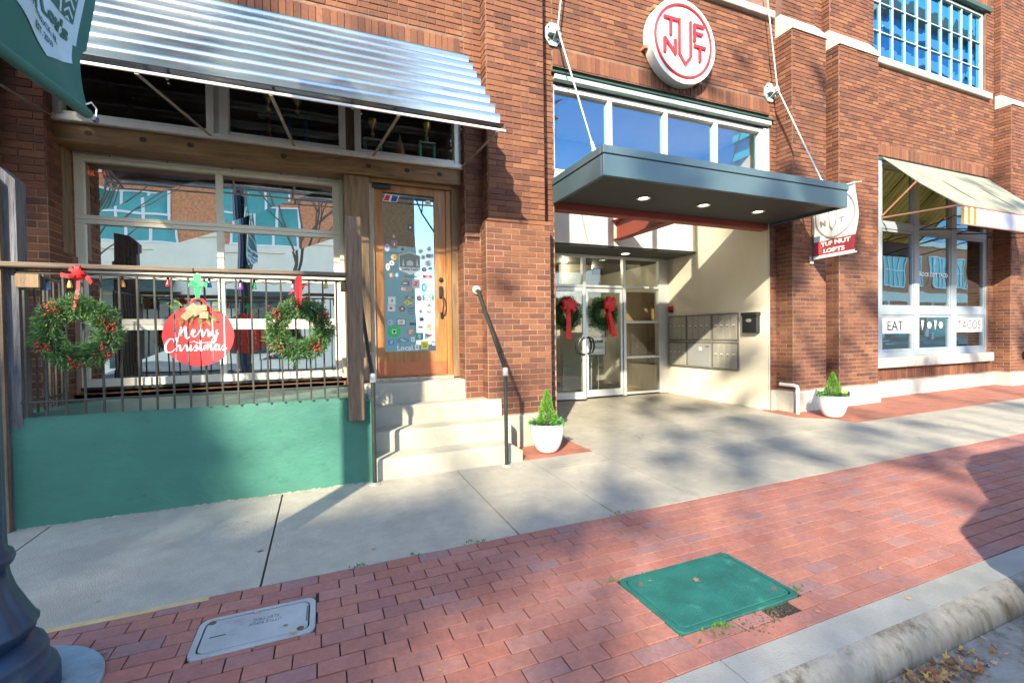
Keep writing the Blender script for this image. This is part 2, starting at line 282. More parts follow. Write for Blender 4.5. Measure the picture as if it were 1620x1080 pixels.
class MB:
    def __init__(s): s.v = []; s.f = []; s.mi = []; s.m = 0
    def add(s, vs, fs):
        o = len(s.v); s.v += [tuple(p) for p in vs]; s.f += [tuple(i + o for i in f) for f in fs]; s.mi += [s.m] * len(fs)
        return s
    def box(s, x0, x1, y0, y1, z0, z1):
        return s.add([(x0, y0, z0), (x1, y0, z0), (x1, y1, z0), (x0, y1, z0), (x0, y0, z1), (x1, y0, z1), (x1, y1, z1), (x0, y1, z1)],
                     [(0, 3, 2, 1), (4, 5, 6, 7), (0, 1, 5, 4), (1, 2, 6, 5), (2, 3, 7, 6), (3, 0, 4, 7)])
    def cbox(s, x0, x1, y0, y1, z0, z1, c=0.01):
        """box with chamfered edges on all sides"""
        c = min(c, abs(x1 - x0) * .45, abs(y1 - y0) * .45, abs(z1 - z0) * .45)
        P = []
        idx = {}
        for ix, X in enumerate((x0, x1)):
            for iy, Y in enumerate((y0, y1)):
                for iz, Z in enumerate((z0, z1)):
                    sx, sy, sz = (c if not ix else -c), (c if not iy else -c), (c if not iz else -c)
                    for k, q in enumerate(((X, Y + sy, Z + sz), (X + sx, Y, Z + sz), (X + sx, Y + sy, Z))):
                        idx[(ix, iy, iz, k)] = len(P); P.append(q)
        F = []
        for ix in (0, 1): F.append([idx[(ix, a, b, 0)] for a, b in ((0, 0), (1, 0), (1, 1), (0, 1))])
        for iy in (0, 1): F.append([idx[(a, iy, b, 1)] for a, b in ((0, 0), (1, 0), (1, 1), (0, 1))])
        for iz in (0, 1): F.append([idx[(a, b, iz, 2)] for a, b in ((0, 0), (1, 0), (1, 1), (0, 1))])
        for a in (0, 1):
            for b in (0, 1):
                F.append([idx[(a, b, 0, 0)], idx[(a, b, 1, 0)], idx[(a, b, 1, 1)], idx[(a, b, 0, 1)]])
                F.append([idx[(a, 0, b, 0)], idx[(a, 1, b, 0)], idx[(a, 1, b, 2)], idx[(a, 0, b, 2)]])
                F.append([idx[(0, a, b, 1)], idx[(1, a, b, 1)], idx[(1, a, b, 2)], idx[(0, a, b, 2)]])
        for a in (0, 1):
            for b in (0, 1):
                for d in (0, 1): F.append([idx[(a, b, d, 0)], idx[(a, b, d, 1)], idx[(a, b, d, 2)]])
        return s.add(P, F)
    def quad(s, a, b, c, d): return s.add([a, b, c, d], [(0, 1, 2, 3)])
    def prism(s, pts, vec):
        n = len(pts); v = Vector(vec)
        return s.add([tuple(p) for p in pts] + [tuple(Vector(p) + v) for p in pts],
                     [tuple(range(n - 1, -1, -1)), tuple(range(n, 2 * n))] + [(i, (i + 1) % n, (i + 1) % n + n, i + n) for i in range(n)])
    def tube(s, path, r, n=8, cap=True):
        path = [Vector(p) for p in path]
        rs = r if isinstance(r, (list, tuple)) else [r] * len(path)
        vs = []; up = None
        for i, p in enumerate(path):
            t = (path[min(i + 1, len(path) - 1)] - path[max(i - 1, 0)]).normalized()
            if up is None:
                up = Vector((0, 0, 1)) if abs(t.z) < .9 else Vector((1, 0, 0))
            a = t.cross(up).normalized(); b2 = a.cross(t).normalized(); up = b2
            for k in range(n):
                an = 2 * PI * k / n
                vs.append(p + (a * math.cos(an) + b2 * math.sin(an)) * rs[i])
        fs = [(i * n + k, i * n + (k + 1) % n, (i + 1) * n + (k + 1) % n, (i + 1) * n + k) for i in range(len(path) - 1) for k in range(n)]
        if cap: fs += [tuple(range(n - 1, -1, -1)), tuple((len(path) - 1) * n + k for k in range(n))]
        return s.add(vs, fs)
    def lathe(s, prof, c=(0, 0, 0), n=28, flute=None):
        vs = []
        for j, (r, z) in enumerate(prof):
            for k in range(n):
                a = 2 * PI * k / n
                rr = r
                if flute and flute[j]: rr = r * (1 + flute[j] * (math.cos(a * 12)))
                vs.append((c[0] + rr * math.cos(a), c[1] + rr * math.sin(a), c[2] + z))
        fs = [(j * n + k, j * n + (k + 1) % n, (j + 1) * n + (k + 1) % n, (j + 1) * n + k) for j in range(len(prof) - 1) for k in range(n)]
        fs += [tuple(range(n - 1, -1, -1)), tuple((len(prof) - 1) * n + k for k in range(n))]
        return s.add(vs, fs)
    def ball(s, c, r, n=8, m=5, sq=1.0):
        prof = [(max(0.0005, r * math.sin(PI * j / m)), -r * math.cos(PI * j / m) * sq) for j in range(m + 1)]
        return s.lathe(prof, c, n)
    def disc(s, c, r, nrm='Y', n=32, th=0.002):
        """flat disc facing -Y"""
        pts = [(c[0] + r * math.cos(2 * PI * k / n), c[1], c[2] + r * math.sin(2 * PI * k / n)) for k in range(n)]
        return s.prism(pts, (0, -th, 0))
    def mesh(s, name, mats, smooth=False, off=(0, 0, 0)):
        me = bpy.data.meshes.new(name)
        me.from_pydata([(p[0] - off[0], p[1] - off[1], p[2] - off[2]) for p in s.v], [], s.f)
        for m in (mats if isinstance(mats, (list, tuple)) else [mats]): me.materials.append(m)
        if any(s.mi): me.polygons.foreach_set('material_index', s.mi)
        if smooth: me.polygons.foreach_set('use_smooth', [True] * len(me.polygons))
        me.update()
        return me
    def build(s, name, mats, parent=None, smooth=False, label=None, kind=None):
        off = Vector((0, 0, 0)); q = parent
        while q is not None: off += Vector(q.location); q = q.parent
        o = bpy.data.objects.new(name, s.mesh(name, mats, smooth, off)); COL.objects.link(o)
        if parent is not None: o.parent = parent
        if label: o['label'] = label
        if kind: o['kind'] = kind
        return o

def autosmooth(o, deg=35):
    me = o.data
    me.polygons.foreach_set('use_smooth', [True] * len(me.polygons))
    try: me.set_sharp_from_angle(angle=math.radians(deg))
    except Exception: pass
    return o

def tag(o, label=None, cat=None, group=None, kind=None):
    if label: o['label'] = label
    if cat: o['category'] = cat
    if group: o['group'] = group
    if kind: o['kind'] = kind
    return o
def thing(name, loc, label, cat, group=None):
    o = bpy.data.objects.new(name, None); COL.objects.link(o); o.location = loc; o.empty_display_size = .1
    return tag(o, label, cat, group)
def copy_tree(o, parent=None):
    c = o.copy(); COL.objects.link(c); c.parent = parent
    for ch in list(o.children): copy_tree(ch, c)
    return c
def box(name, m, parent, x0, x1, y0, y1, z0, z1, c=0.004, **k):
    return MB().cbox(x0, x1, y0, y1, z0, z1, c).build(name, m, parent, **k)

def text_mesh(body, size, depth=0.001, bold=0.0, shear=0.0, align='CENTER', space=1.0):
    cu = bpy.data.curves.new('txt', 'FONT'); cu.body = body; cu.size = size; cu.extrude = depth; cu.offset = bold; cu.shear = shear
    cu.align_x = align; cu.align_y = 'CENTER'; cu.space_character = space; cu.resolution_u = 3
    o = bpy.data.objects.new('txt', cu); COL.objects.link(o)
    dg = bpy.context.evaluated_depsgraph_get()
    me = bpy.data.meshes.new_from_object(o.evaluated_get(dg))
    bpy.data.objects.remove(o); bpy.data.curves.remove(cu)
    return me
def put_text(body, name, m, parent, org, xd=(1, 0, 0), ud=(0, 0, 1), size=.1, depth=.001, bold=0.0, width=None, height=None, **k):
    """lettering fitted to width x height, standing at org with reading direction xd and up direction ud"""
    me = text_mesh(body, size, depth, bold, **k)
    xs = [v.co.x for v in me.vertices]; ys = [v.co.y for v in me.vertices]
    cx, cy = (min(xs) + max(xs)) / 2, (min(ys) + max(ys)) / 2
    sx = width / (max(xs) - min(xs)) if width else 1
    sy = height / (max(ys) - min(ys)) if height else (sx if width else 1)
    if not width and height: sx = sy
    xd = Vector(xd).normalized(); ud = Vector(ud).normalized(); nd = xd.cross(ud)
    off = Vector((0, 0, 0)); q = parent
    while q is not None: off += Vector(q.location); q = q.parent
    for v in me.vertices:
        v.co = Vector(org) + xd * ((v.co.x - cx) * sx) + ud * ((v.co.y - cy) * sy) + nd * v.co.z - off
    me.materials.clear(); me.materials.append(m)
    o = bpy.data.objects.new(name, me); COL.objects.link(o); o.parent = parent
    return o

def visible(p):
    d = Vector(p) - Vector((0, 0, H)); w = d.dot(Vector(R2))
    if w < 0.2: return None
    return 810 + 736.85 * d.dot(Vector(R0)) / w, 540 + 736.85 * d.dot(Vector(R1)) / w, w

# ---------------------------------------------------------------- the brick building
B = thing('brick_building', (4, 6, 0), 'red brick commercial building with stepped brick piers and limestone caps', 'building')
BRK = []          # every brick: (centre, size, axis) ; axis 'Y' faces the street, 'X' is a return facing left
CH, CL = 0.0703, 0.228
def bricks_Y(x0, x1, z0, z1, Y, holes=(), proud=0.010, phase=0.0):
    n0 = int(math.floor((z0 + 0.5) / CH)); k = n0
    while (k * CH - .5) < z1 - .02:
        za, zb = max(z0, k * CH - .5), min(z1, (k + 1) * CH - .5)
        if zb - za > .03:
            x = math.floor((x0 - 2) / CL) * CL + (CL / 2 if k % 2 else 0) + phase
            while x < x1:
                a, b = max(x0, x), min(x1, x + CL)
                if b - a > .03:
                    segs = [(a, b)]
                    for (hx0, hx1, hz0, hz1) in holes:
                        if zb > hz0 + .02 and za < hz1 - .02:
                            ns = []
                            for (p, q) in segs:
                                if q <= hx0 or p >= hx1: ns.append((p, q))
                                else:
                                    if p < hx0: ns.append((p, hx0))
                                    if q > hx1: ns.append((hx1, q))
                            segs = ns
                    for (p, q) in segs:
                        if q - p > .025: BRK.append(((p + q) / 2, Y, (za + zb) / 2, q - p - .010, zb - za - .010, 'Y', proud))
                x += CL
        k += 1
def bricks_X(y0, y1, z0, z1, X, side=-1, proud=0.010):
    k = int(math.floor((z0 + 0.5) / CH))
    while (k * CH - .5) < z1 - .02:
        za, zb = max(z0, k * CH - .5), min(z1, (k + 1) * CH - .5)
        if zb - za > .03:
            y = y0 - (CL / 2 if k % 2 == 0 else 0)
            while y < y1:
                a, b = max(y0, y), min(y1, y + CL)
                if b - a > .03: BRK.append((X, (a + b) / 2, (za + zb) / 2, b - a - .010, zb - za - .010, 'L' if side < 0 else 'R', proud))
                y += CL
        k += 1
def soldiers(x0, x1, z0, z1, Y, proud=0.011):
    n = round((x1 - x0) / .0745); w = (x1 - x0) / n
    for i in range(n): BRK.append((x0 + w * (i + .5), Y, (z0 + z1) / 2, w - .009, z1 - z0 - .008, 'Y', proud))
def core(x0, x1, y0, y1, z0, z1, name='wall', m=None):
    if z1 > 2.9 and z0 < 2.5 and z1 - z0 > 3: MB().box(x0, x1, y0, y1, z0, 2.76).build(name, MORTL, B); z0 = 2.76
    return MB().box(x0, x1, y0, y1, z0, z1).build(name, m or (MORTL if z1 < 3 else MORT), B)
BK = 6.9     # back of the wall cores
# left pier and pilaster
core(-4.2, -2.66, 5.36, 6.0, -.3, 5.6, 'pier'); bricks_Y(-4.2, -2.66, -.12, 5.6, 5.36); bricks_X(5.36, 5.6, -.12, 5.6, -2.66, 1)
core(-2.66, -2.315, 5.61, 6.3, -.3, 5.6, 'pier'); bricks_Y(-2.655, -2.315, -.1, 5.6, 5.61); bricks_X(5.61, 6.1, -.1, 5.6, -2.315, 1)
# low brick infill left of the garage window
core(-2.45, -2.30, 6.02, 6.3, .7, 2.2); bricks_Y(-2.46, -2.30, .72, 2.2, 6.02)
# wall over the shop front
core(-2.315, 1.70, 5.66, 6.2, 4.62, 7.4); soldiers(-2.31, 1.66, 4.79, 5.02, 5.66); bricks_Y(-2.31, 1.70, 5.025, 7.2, 5.66); bricks_Y(1.66, 1.70, 4.6, 5.02, 5.66)
core(1.70, 1.98, 5.66, 6.4, 2.49, 7.4, 'pier'); bricks_Y(1.70, 1.955, 2.49, 7.2, 5.66); bricks_X(5.66, 6.0, 2.45, 4.6, 1.70, -1)
core(1.655, 1.98, 5.60, 6.4, -.2, 2.42, 'pier'); bricks_Y(1.655, 1.95, .5, 2.42, 5.60); bricks_X(5.60, 5.95, .6, 2.42, 1.655, -1)
MB().prism([(1.655, 5.60, 2.42), (1.655, 5.66, 2.49), (1.655, 6.3, 2.49), (1.655, 6.3, 2.42)], (.32, 0, 0)).build('brick_shoulder', BR, B)
# central pier, thicker below
core(1.94, 2.72, 5.465, 6.4, 2.80, 7.4, 'pier'); bricks_Y(1.94, 2.72, 2.80, 7.2, 5.465); bricks_X(5.465, 5.66, 2.80, 7.2, 1.94, -1)
core(1.885, 2.755, 5.405, 6.4, -.2, 2.735, 'pier'); bricks_Y(1.885, 2.755, .33, 2.735, 5.405, phase=.05); bricks_X(5.405, 5.60, .33, 2.735, 1.885, -1)
MB().prism([(1.885, 5.395, 2.735), (1.94, 5.46, 2.80), (1.94, 6.3, 2.80), (1.885, 6.3, 2.735)], (.87, 0, 0)).build('brick_shoulder', BR, B)
core(2.72, 2.985, 5.71, 8.2, -.2, 7.4); bricks_Y(2.73, 2.985, .02, 7.2, 5.71); 
# over the entrance
core(2.985, 7.105, 5.71, 5.98, 4.99, 7.4, 'wall'); soldiers(2.99, 7.10, 5.0, 5.23, 5.71)
bricks_Y(2.985, 7.10, 5.235, 9.0, 5.71, holes=[(4.6, 7.115, 6.58, 9)])
core(2.985, 4.6, 5.71, 5.98, 7.4, 9.0)
soldiers(2.99, 7.10, 4.80, 5.0, 5.71) if False else None
# right of the entrance
core(7.115, 7.262, 5.745, 8.3, -.2, 9.4); core(7.108, 7.262, 5.711, 5.745, -.2, 9.4); bricks_Y(7.108, 7.255, .02, 9.2, 5.71)
core(7.255, 8.075, 5.405, 6.0, -.2, 6.3, 'pier'); bricks_Y(7.255, 8.075, .32, 6.3, 5.405, phase=.03); bricks_X(5.405, 5.71, .32, 6.3, 7.255, -1)
core(7.255, 8.075, 5.60, 6.0, 6.3, 9.4, 'pier'); bricks_Y(7.255, 8.075, 6.55, 9.2, 5.60)
core(8.075, 8.42, 5.71, 6.2, -.2, 9.4); bricks_Y(8.075, 8.42, .3, 9.2, 5.71)
core(8.42, 9.505, 5.405, 6.0, -.2, 6.3, 'pier'); bricks_Y(8.42, 9.505, .32, 6.3, 5.405); bricks_X(5.405, 5.71, .32, 6.3, 8.42, -1)
core(8.42, 9.505, 5.56, 6.0, 6.3, 9.4, 'pier'); bricks_Y(8.42, 9.505, 6.55, 9.2, 5.56); bricks_X(5.56, 5.71, 6.5, 9.2, 8.42, -1)
HO = [(9.9, 13.98, .6, 4.70), (9.9, 13.87, 6.42, 8.42)]
bricks_Y(9.505, 14.2, .3, 9.4, 5.71, holes=HO + [(9.5, 13.98, 4.70, 4.93), (9.5, 14.2, .3, .57), (9.9, 14.05, 8.42, 8.68)])
soldiers(9.51, 13.98, 4.70, 4.925, 5.71); soldiers(9.51, 14.2, .33, .565, 5.71); soldiers(9.6, 14.05, 8.47, 8.68, 5.71)
core(9.505, 9.9, 5.71, 6.1, -.2, 9.4); core(13.98, 14.3, 5.71, 6.1, -.2, 9.4); core(9.9, 13.98, 5.71, 6.1, 4.70, 6.42)
core(9.9, 13.98, 5.71, 6.1, -.2, .56); core(9.9, 13.98, 5.71, 6.1, 8.42, 9.6); core(13.87, 13.98, 5.71, 6.1, 6.42, 8.42)
core(14.2, 15.6, 5.405, 6.0, -.2, 6.25, 'pier'); bricks_Y(14.2, 15.6, .32, 6.25, 5.405); bricks_X(5.405, 5.71, .32, 6.25, 14.2, -1)
core(14.2, 15.6, 5.58, 6.0, 6.25, 9.8, 'pier'); bricks_Y(14.2, 15.6, 6.5, 9.6, 5.58); bricks_X(5.58, 5.71, 6.5, 9.6, 14.2, -1)
core(15.6, 20, 5.71, 6.1, -.2, 9.8); bricks_Y(15.6, 17.5, .3, 9.6, 5.71)

def brick_mesh(j):
    """unit brick facing -Y, one metre each way, worn edges; scaled per brick"""
    r = random.Random(j); e = .028; q = lambda: r.uniform(-.012, .012)
    ez = .07
    vs = [(-.5, 0, -.5), (.5, 0, -.5), (.5, 0, .5), (-.5, 0, .5),
          (-.5 + q(), -.75, -.5 + q()), (.5 + q(), -.75, -.5 + q()), (.5 + q(), -.75, .5 + q()), (-.5 + q(), -.75, .5 + q()),
          (-.5 + e + q(), -1, -.5 + ez + q()), (.5 - e + q(), -1, -.5 + ez + q()), (.5 - e + q(), -1, .5 - ez + q()), (-.5 + e + q(), -1, .5 - ez + q())]
    fs = [(8, 9, 10, 11)] + [(a, (a + 1) % 4, (a + 1) % 4 + 4, a + 4) for a in range(4)] + [(a + 4, (a + 1) % 4 + 4, (a + 1) % 4 + 8, a + 8) for a in range(4)]
    me = bpy.data.meshes.new('brick'); me.from_pydata(vs, [], fs); me.materials.append(BR); me.update()
    return me, vs, fs
BM = [brick_mesh(j) for j in range(5)]
def rank(b):
    v = visible((b[0], b[1], b[2]))
    if v is None or not (-15 < v[0] < 1635 and -15 < v[1] < 1095): return -1
    return b[3] * b[4] / v[2] ** 2 * (1 if b[5] == 'Y' else .4)
BRK.sort(key=rank, reverse=True)
rest = MB()
br_loc = Vector(B.location)
for i, b in enumerate(BRK):
    me, vs, fs = BM[i % 5]
    pr = (b[6] if b[2] > 2.76 else b[6] * .5) * random.uniform(.75, 1.2)
    if i < 300:
        o = bpy.data.objects.new('brick', me); COL.objects.link(o); o.parent = B
        o.location = Vector((b[0], b[1], b[2])) - br_loc
        if b[5] == 'L': o.rotation_euler = (0, 0, -PI / 2)
        if b[5] == 'R': o.rotation_euler = (0, 0, PI / 2)
        o.scale = (b[3], pr, b[4])
    else:
        if rank(b) < 0 and (b[0] > 15.7 or b[2] > 7.5 and b[0] < 7): continue
        if b[5] == 'Y': rest.add([(b[0] + v[0] * b[3], b[1] + v[1] * pr, b[2] + v[2] * b[4]) for v in vs], fs)
        else:
            sg = 1 if b[5] == 'L' else -1
            rest.add([(b[0] + v[1] * pr * sg, b[1] - v[0] * b[3] * sg, b[2] + v[2] * b[4]) for v in vs], fs)
rest.build('brickwork', BR, B, kind='stuff')

# limestone caps, base stones, sills
def cap(x0, x1, zb, yf, yb, zt):
    s = MB().prism([(x0 - .02, yf - .03, zb), (x0 - .02, yf - .03, zb + .05), (x0 - .02, yb, zt), (x0 - .02, yb + .1, zt), (x0 - .02, yb + .1, zb)], (x1 - x0 + .04, 0, 0))
    return s.build('cap_stone', LIME, B)
cap(7.255, 8.075, 6.29, 5.405, 5.60, 6.64); cap(8.42, 9.505, 6.29, 5.405, 5.56, 6.62); cap(14.2, 15.6, 6.24, 5.405, 5.58, 6.53)
for (x0, x1, y, zt) in ((7.112, 7.228, 5.68, .32), (7.23, 8.10, 5.365, .315), (8.10, 8.395, 5.66, .3), (8.395, 9.53, 5.365, .315), (14.17, 15.65, 5.365, .315), (15.65, 18, 5.67, .3)):
    box('base_stone', LIME, B, x0, x1, y, y + .35, -.25, zt, .012)
for i in range(4):
    x0 = 9.53 + i * 1.162; box('base_stone', LIME, B, x0 + .004, x0 + 1.158, 5.67, 6, -.2, .30, .012)
box('base_stone', STEPM, B, 1.86, 2.775, 5.36, 5.7, -.25, .33, .012)
box('base_stone', STEPM, B, 2.775, 2.985, 5.70, 5.9, -.25, .03, .01)
for i in range(3):
    box('sill_stone', LIME, B, 9.85 + i * 1.4, 11.245 + i * 1.4 - .0, 5.61, 5.9, .575, .775, .012)
    box('sill_stone', LIME, B, 9.9 + i * 1.36, 11.255 + i * 1.36, 5.63, 5.9, 6.42, 6.555, .012)
box('sill_stone', LIME, B, 4.5, 7.15, 5.62, 5.85, 6.57, 6.69, .01)
box('lintel', DGREEN, B, 9.6, 14.02, 5.66, 5.9, 8.36, 8.46, .006)
box('lintel', DGREEN, B, 9.6, 13.98, 5.72, 5.9, 4.62, 4.70, .006)

# --- upper steel windows
def win_grid(name, xs, zs, Y, glass, fm, thick=(), depth=.05, bw=.022, parent=B, framew=.05):
    w = MB()
    x0, x1, z0, z1 = xs[0], xs[-1], zs[0], zs[-1]
    w.cbox(x0 - framew, x0, Y - depth, Y + depth, z0 - framew, z1 + framew, .004); w.cbox(x1, x1 + framew, Y - depth, Y + depth, z0 - framew, z1 + framew, .004)
    w.cbox(x0, x1, Y - depth, Y + depth, z1, z1 + framew, .004); w.cbox(x0, x1, Y - depth, Y + depth, z0 - framew, z0, .004)
    root = w.build(name, fm, parent)
    for i, x in enumerate(xs[1:-1]):
        t = .04 if (i + 1) in thick else bw / 2
        MB().cbox(x - t, x + t, Y - .03, Y + .03, z0, z1, .003).build('mullion', fm, root)
    for z in zs[1:-1]:
        MB().cbox(x0, x1, Y - .026, Y + .026, z - bw / 2, z + bw / 2, .003).build('glazing_bar', fm, root)
    for i in range(len(xs) - 1):
        for j in range(len(zs) - 1):
            a = random.uniform(-.002, .002)
            MB().quad((xs[i], Y + a, zs[j]), (xs[i + 1], Y - a, zs[j]), (xs[i + 1], Y + a * .5, zs[j + 1]), (xs[i], Y - a * .7, zs[j + 1])).build('pane', glass, root)
    return root
win_grid('upper_window', [9.4 + .05, 9.83, 10.22, 10.62, 11.02, 11.44, 11.86, 12.29, 12.68, 13.06, 13.44, 13.80], [6.61, 7.14, 7.70, 8.28], 5.80, G_UP, STEELG, thick=(6,))
win_grid('upper_window', [4.7, 5.2, 5.75, 6.3, 6.80], [6.75, 7.3, 7.85], 5.80, G_UP, BLUEG)
box('window_jamb', BLUEG, B, 6.86, 7.10, 5.72, 5.85, 6.70, 9, .004)

# --- restaurant shop front (EAT / TACOS)
SF = MB()
for (a, b) in ((10.05, 10.2), (11.27, 11.43), (12.60, 12.79), (13.96, 14.03)): SF.cbox(a - .0, b, 5.73, 5.83, .775, 4.62, .006)
for (a, b) in ((10.2, 11.27), (11.43, 12.60), (12.79, 13.96)):
    for (z0, z1) in ((.775, .88), (1.61, 1.76), (3.31, 3.42), (4.55, 4.62)): SF.cbox(a, b, 5.735, 5.825, z0, z1, .005)
SF.cbox(9.55, 10.05, 5.74, 5.83, .775, 4.62, .006)
sfr = SF.build('shopfront_window', BLUEG, B)
for (a, b) in ((10.2, 11.27), (11.43, 12.60), (12.79, 13.96)):
    for (z0, z1) in ((.88, 1.61), (1.76, 3.31), (3.42, 4.55)):
        s = MB()
        for (p, q, r, t) in ((a, b, z0, z0 + .05), (a, b, z1 - .05, z1), (a, a + .05, z0 + .05, z1 - .05), (b - .05, b, z0 + .05, z1 - .05)):
            s.cbox(p + .002, q - .002, 5.75, 5.81, r + .001, t - .001, .003)
        s.build('sash', BLUEG, sfr)
        MB().quad((a + .05, 5.78, z0 + .05), (b - .05, 5.78, z0 + .05), (b - .05, 5.782, z1 - .05), (a + .05, 5.778, z1 - .05)).build('pane', G_ST, sfr)
for (a, b, t) in ((10.25, 11.22, 'EAT'), (12.84, 13.91, 'TACOS')):
    MB().box(a, b, 5.770, 5.773, 1.24, 1.56).build('window_sign', WHITE, sfr)
    put_text(t, 'lettering', BLACKP, sfr, (a + .45 if t == 'EAT' else (a + b) / 2, 5.766, 1.40), width=.52 if t == 'EAT' else .92, height=.19)
put_text('ROCK CITY TACO', 'lettering', WHITE, sfr, (12.02, 5.766, 2.46), width=1.02, height=.085, bold=.003)
# dining room seen through the restaurant glass
rm = MB(); rm.box(9.6, 14.4, 9.2, 9.3, -.1, 5); rm.box(9.5, 9.6, 5.95, 9.2, -.1, 5); rm.box(14.4, 14.5, 5.95, 9.2, -.1, 5); rm.box(9.6, 14.4, 5.95, 9.2, 4.9, 5); rm.box(9.6, 14.4, 5.95, 9.2, .05, .1)
rm.build('dining_room', DARKR, B)
pb = MB(); pb.m = 0
for i, (x, c) in enumerate(((11.62, 0), (11.86, 1), (12.08, 0), (12.28, 1))):
    if c: pb.disc((x, 5.77, 1.40), .07, th=.003)
    else: pb.prism([(x - .05, 5.77, 1.5), (x + .05, 5.77, 1.5), (x, 5.77, 1.30)], (0, -.003, 0))
pb.build('window_decals', WHITE, sfr)

# --- left shop front: beam, posts, garage-door window, transoms
box('beam', BEAMM, B, -2.36, 1.69, 5.75, 6.02, 3.245, 3.435, .012)
for x in (-2.05, -1.62, -1.22, -.35, .55, 1.0, 1.4):
    k_ = MB().lathe([(.0005, 0), (.022, 0), (.026, .004), (.0005, .005)], (0, 0, 0), 12); k_.v = [(x + p[0] * 1.25, 5.7505 - p[2], 3.35 + p[1]) for p in k_.v]
    k_.build('knot', mat('wood_knot', (0.055, 0.03, 0.015), 0.8), B)
box('back_post', BEAMV, B, .275, .555, 5.80, 6.05, .80, 3.245, .012)
box('back_post', BEAMV, B, -2.44, -2.30, 5.86, 6.05, 2.2, 3.245, .01)
box('back_post', BEAMV, B, 1.575, 1.70, 5.86, 6.05, .80, 3.245, .008)
box('head_board', BEAMM, B, .555, 1.575, 5.84, 6.0, 3.20, 3.245, .004)
GX = (-2.24, -1.072, -1.005, .155); GZ = (.94, 1.445, 1.565, 1.99, 2.09, 2.55, 2.64, 3.19)
gw = MB()
gw.cbox(-2.385, -2.33, 6.08, 6.22, .84, 3.27, .004); gw.cbox(.225, .275, 6.08, 6.22, .84, 3.27, .004); gw.cbox(-2.33, .225, 6.08, 6.22, 3.235, 3.27, .004)
gwin = gw.build('garage_door_window', PLASTW, B)
box('seal', BLACKM, gwin, -2.33, .225, 6.10, 6.2, .825, .853, .003)
for (z0, z1) in ((.855, .94), (1.445, 1.565), (1.99, 2.09), (2.55, 2.64), (3.19, 3.233)):
    mid = (z0 + z1) / 2
    if z1 - z0 > .08 and z0 > 1:
        box('rail', PLASTW, gwin, -2.328, .223, 6.12, 6.17, z0, mid - .0015, .003); box('rail', PLASTW, gwin, -2.328, .223, 6.12, 6.17, mid + .0015, z1, .003)
    else: box('rail', PLASTW, gwin, -2.328, .223, 6.12, 6.17, z0, z1, .003)
for (z0, z1) in ((.94, 1.445), (1.565, 1.99), (2.09, 2.55), (2.64, 3.19)):
    for (a, b) in ((-2.328, -2.24), (-1.072, -1.005), (.155, .223)): box('stile', PLASTW, gwin, a, b, 6.121, 6.169, z0 + .0005, z1 - .0005, .003)
    for (a, b) in ((-2.24, -1.072), (-1.005, .155)):
        j = random.uniform(-.004, .004)
        MB().quad((a, 6.15 + j, z0), (b, 6.15 - j, z0), (b, 6.15 + j, z1), (a, 6.15 - j, z1)).build('pane', G_SHOP, gwin)
sc = MB()
for z in (1.1, 1.4, 1.7, 2.0, 2.35, 2.7, 3.05): sc.ball((-2.358, 6.079, z), .007, 6, 4)
for x in (-2.0, -1.5, -.9, -.4, 0.0): sc.ball((x, 6.079, 3.252), .007, 6, 4)
sc.build('screw_heads', BLACKM, gwin)
# transoms
tr = MB()
tr.cbox(-2.33, 1.70, 5.70, 5.86, 3.437, 3.49, .005)
for (a, b) in ((-2.31, -2.25), (-1.07, -1.005), (-.95, -.87), (.23, .30), (.40, .47), (1.59, 1.64)): tr.cbox(a, b, 5.72, 5.85, 3.491, 4.62, .004)
for (a, b) in ((-2.25, -1.07), (-.87, .23), (.47, 1.59)): tr.cbox(a, b, 5.73, 5.83, 4.55, 4.62, .004); tr.cbox(a, b, 5.73, 5.83, 3.491, 3.535, .004)
trw = tr.build('transom_window', WHITEF, B)
MB().cbox(.30, .40, 5.77, 5.86, 3.49, 4.62, .004).build('wood_strip', BEAMV, trw); MB().cbox(-1.004, -.951, 5.745, 5.86, 3.49, 4.62, .004).build('wood_strip', WHITEF, trw)
MB().cbox(1.641, 1.70, 5.76, 5.86, 3.49, 4.62, .004).build('wood_strip', WHITEF, trw)
for (a, b) in ((-2.25, -1.07), (-.87, .23), (.47, 1.59)): MB().quad((a, 5.79, 3.535), (b, 5.79, 3.535), (b, 5.79, 4.55), (a, 5.79, 4.55)).build('pane', G_TRAN, trw)
# shop interior
rm = MB(); rm.box(-2.5, 1.9, 10.3, 10.4, .5, 5); rm.box(-2.6, -2.5, 6.3, 10.3, .5, 5); rm.box(1.9, 2.0, 6.4, 10.3, .5, 5); rm.box(-2.5, 1.9, 6.3, 10.3, 4.7, 4.8)
rm.box(-2.3, .3, 6.24, 6.3, 3.30, 3.44); rm.build('shop_room', DARKR, B)
MB().box(-2.5, 1.9, 5.98, 10.3, .70, .80).build('shop_floor', ROOMW, B)
bar = MB(); bar.box(-.9, -.1, 7.6, 7.9, .8, 2.1); bar.box(-.95, -.05, 7.55, 7.6, 1.42, 1.45); bar.box(-.95, -.05, 7.55, 7.6, 2.05, 2.12); bar.box(-2.2, -1.2, 8.6, 8.8, .8, 1.9)
tag(bar.build('wood_cabinet', ROOMW), 'brown plank cabinet standing inside behind the garage door glass', 'cabinet')
tag(MB().box(-2.3, 1.6, 5.88, 6.20, 3.436, 3.470).build('trophy_shelf', BEAMM), 'wooden ledge shelf carrying the trophies behind the transom glass', 'shelf')
tag(MB().box(-1.87, -1.66, 6.23, 6.24, 1.12, 1.34).build('window_poster', BANNB), 'small pale blue card in the low garage window pane', 'poster')
put_text('ULTRA', 'neon_sign', NEONR, None, (-2.155, 6.22, 3.10), size=.1, width=.15, height=.055, bold=.0)
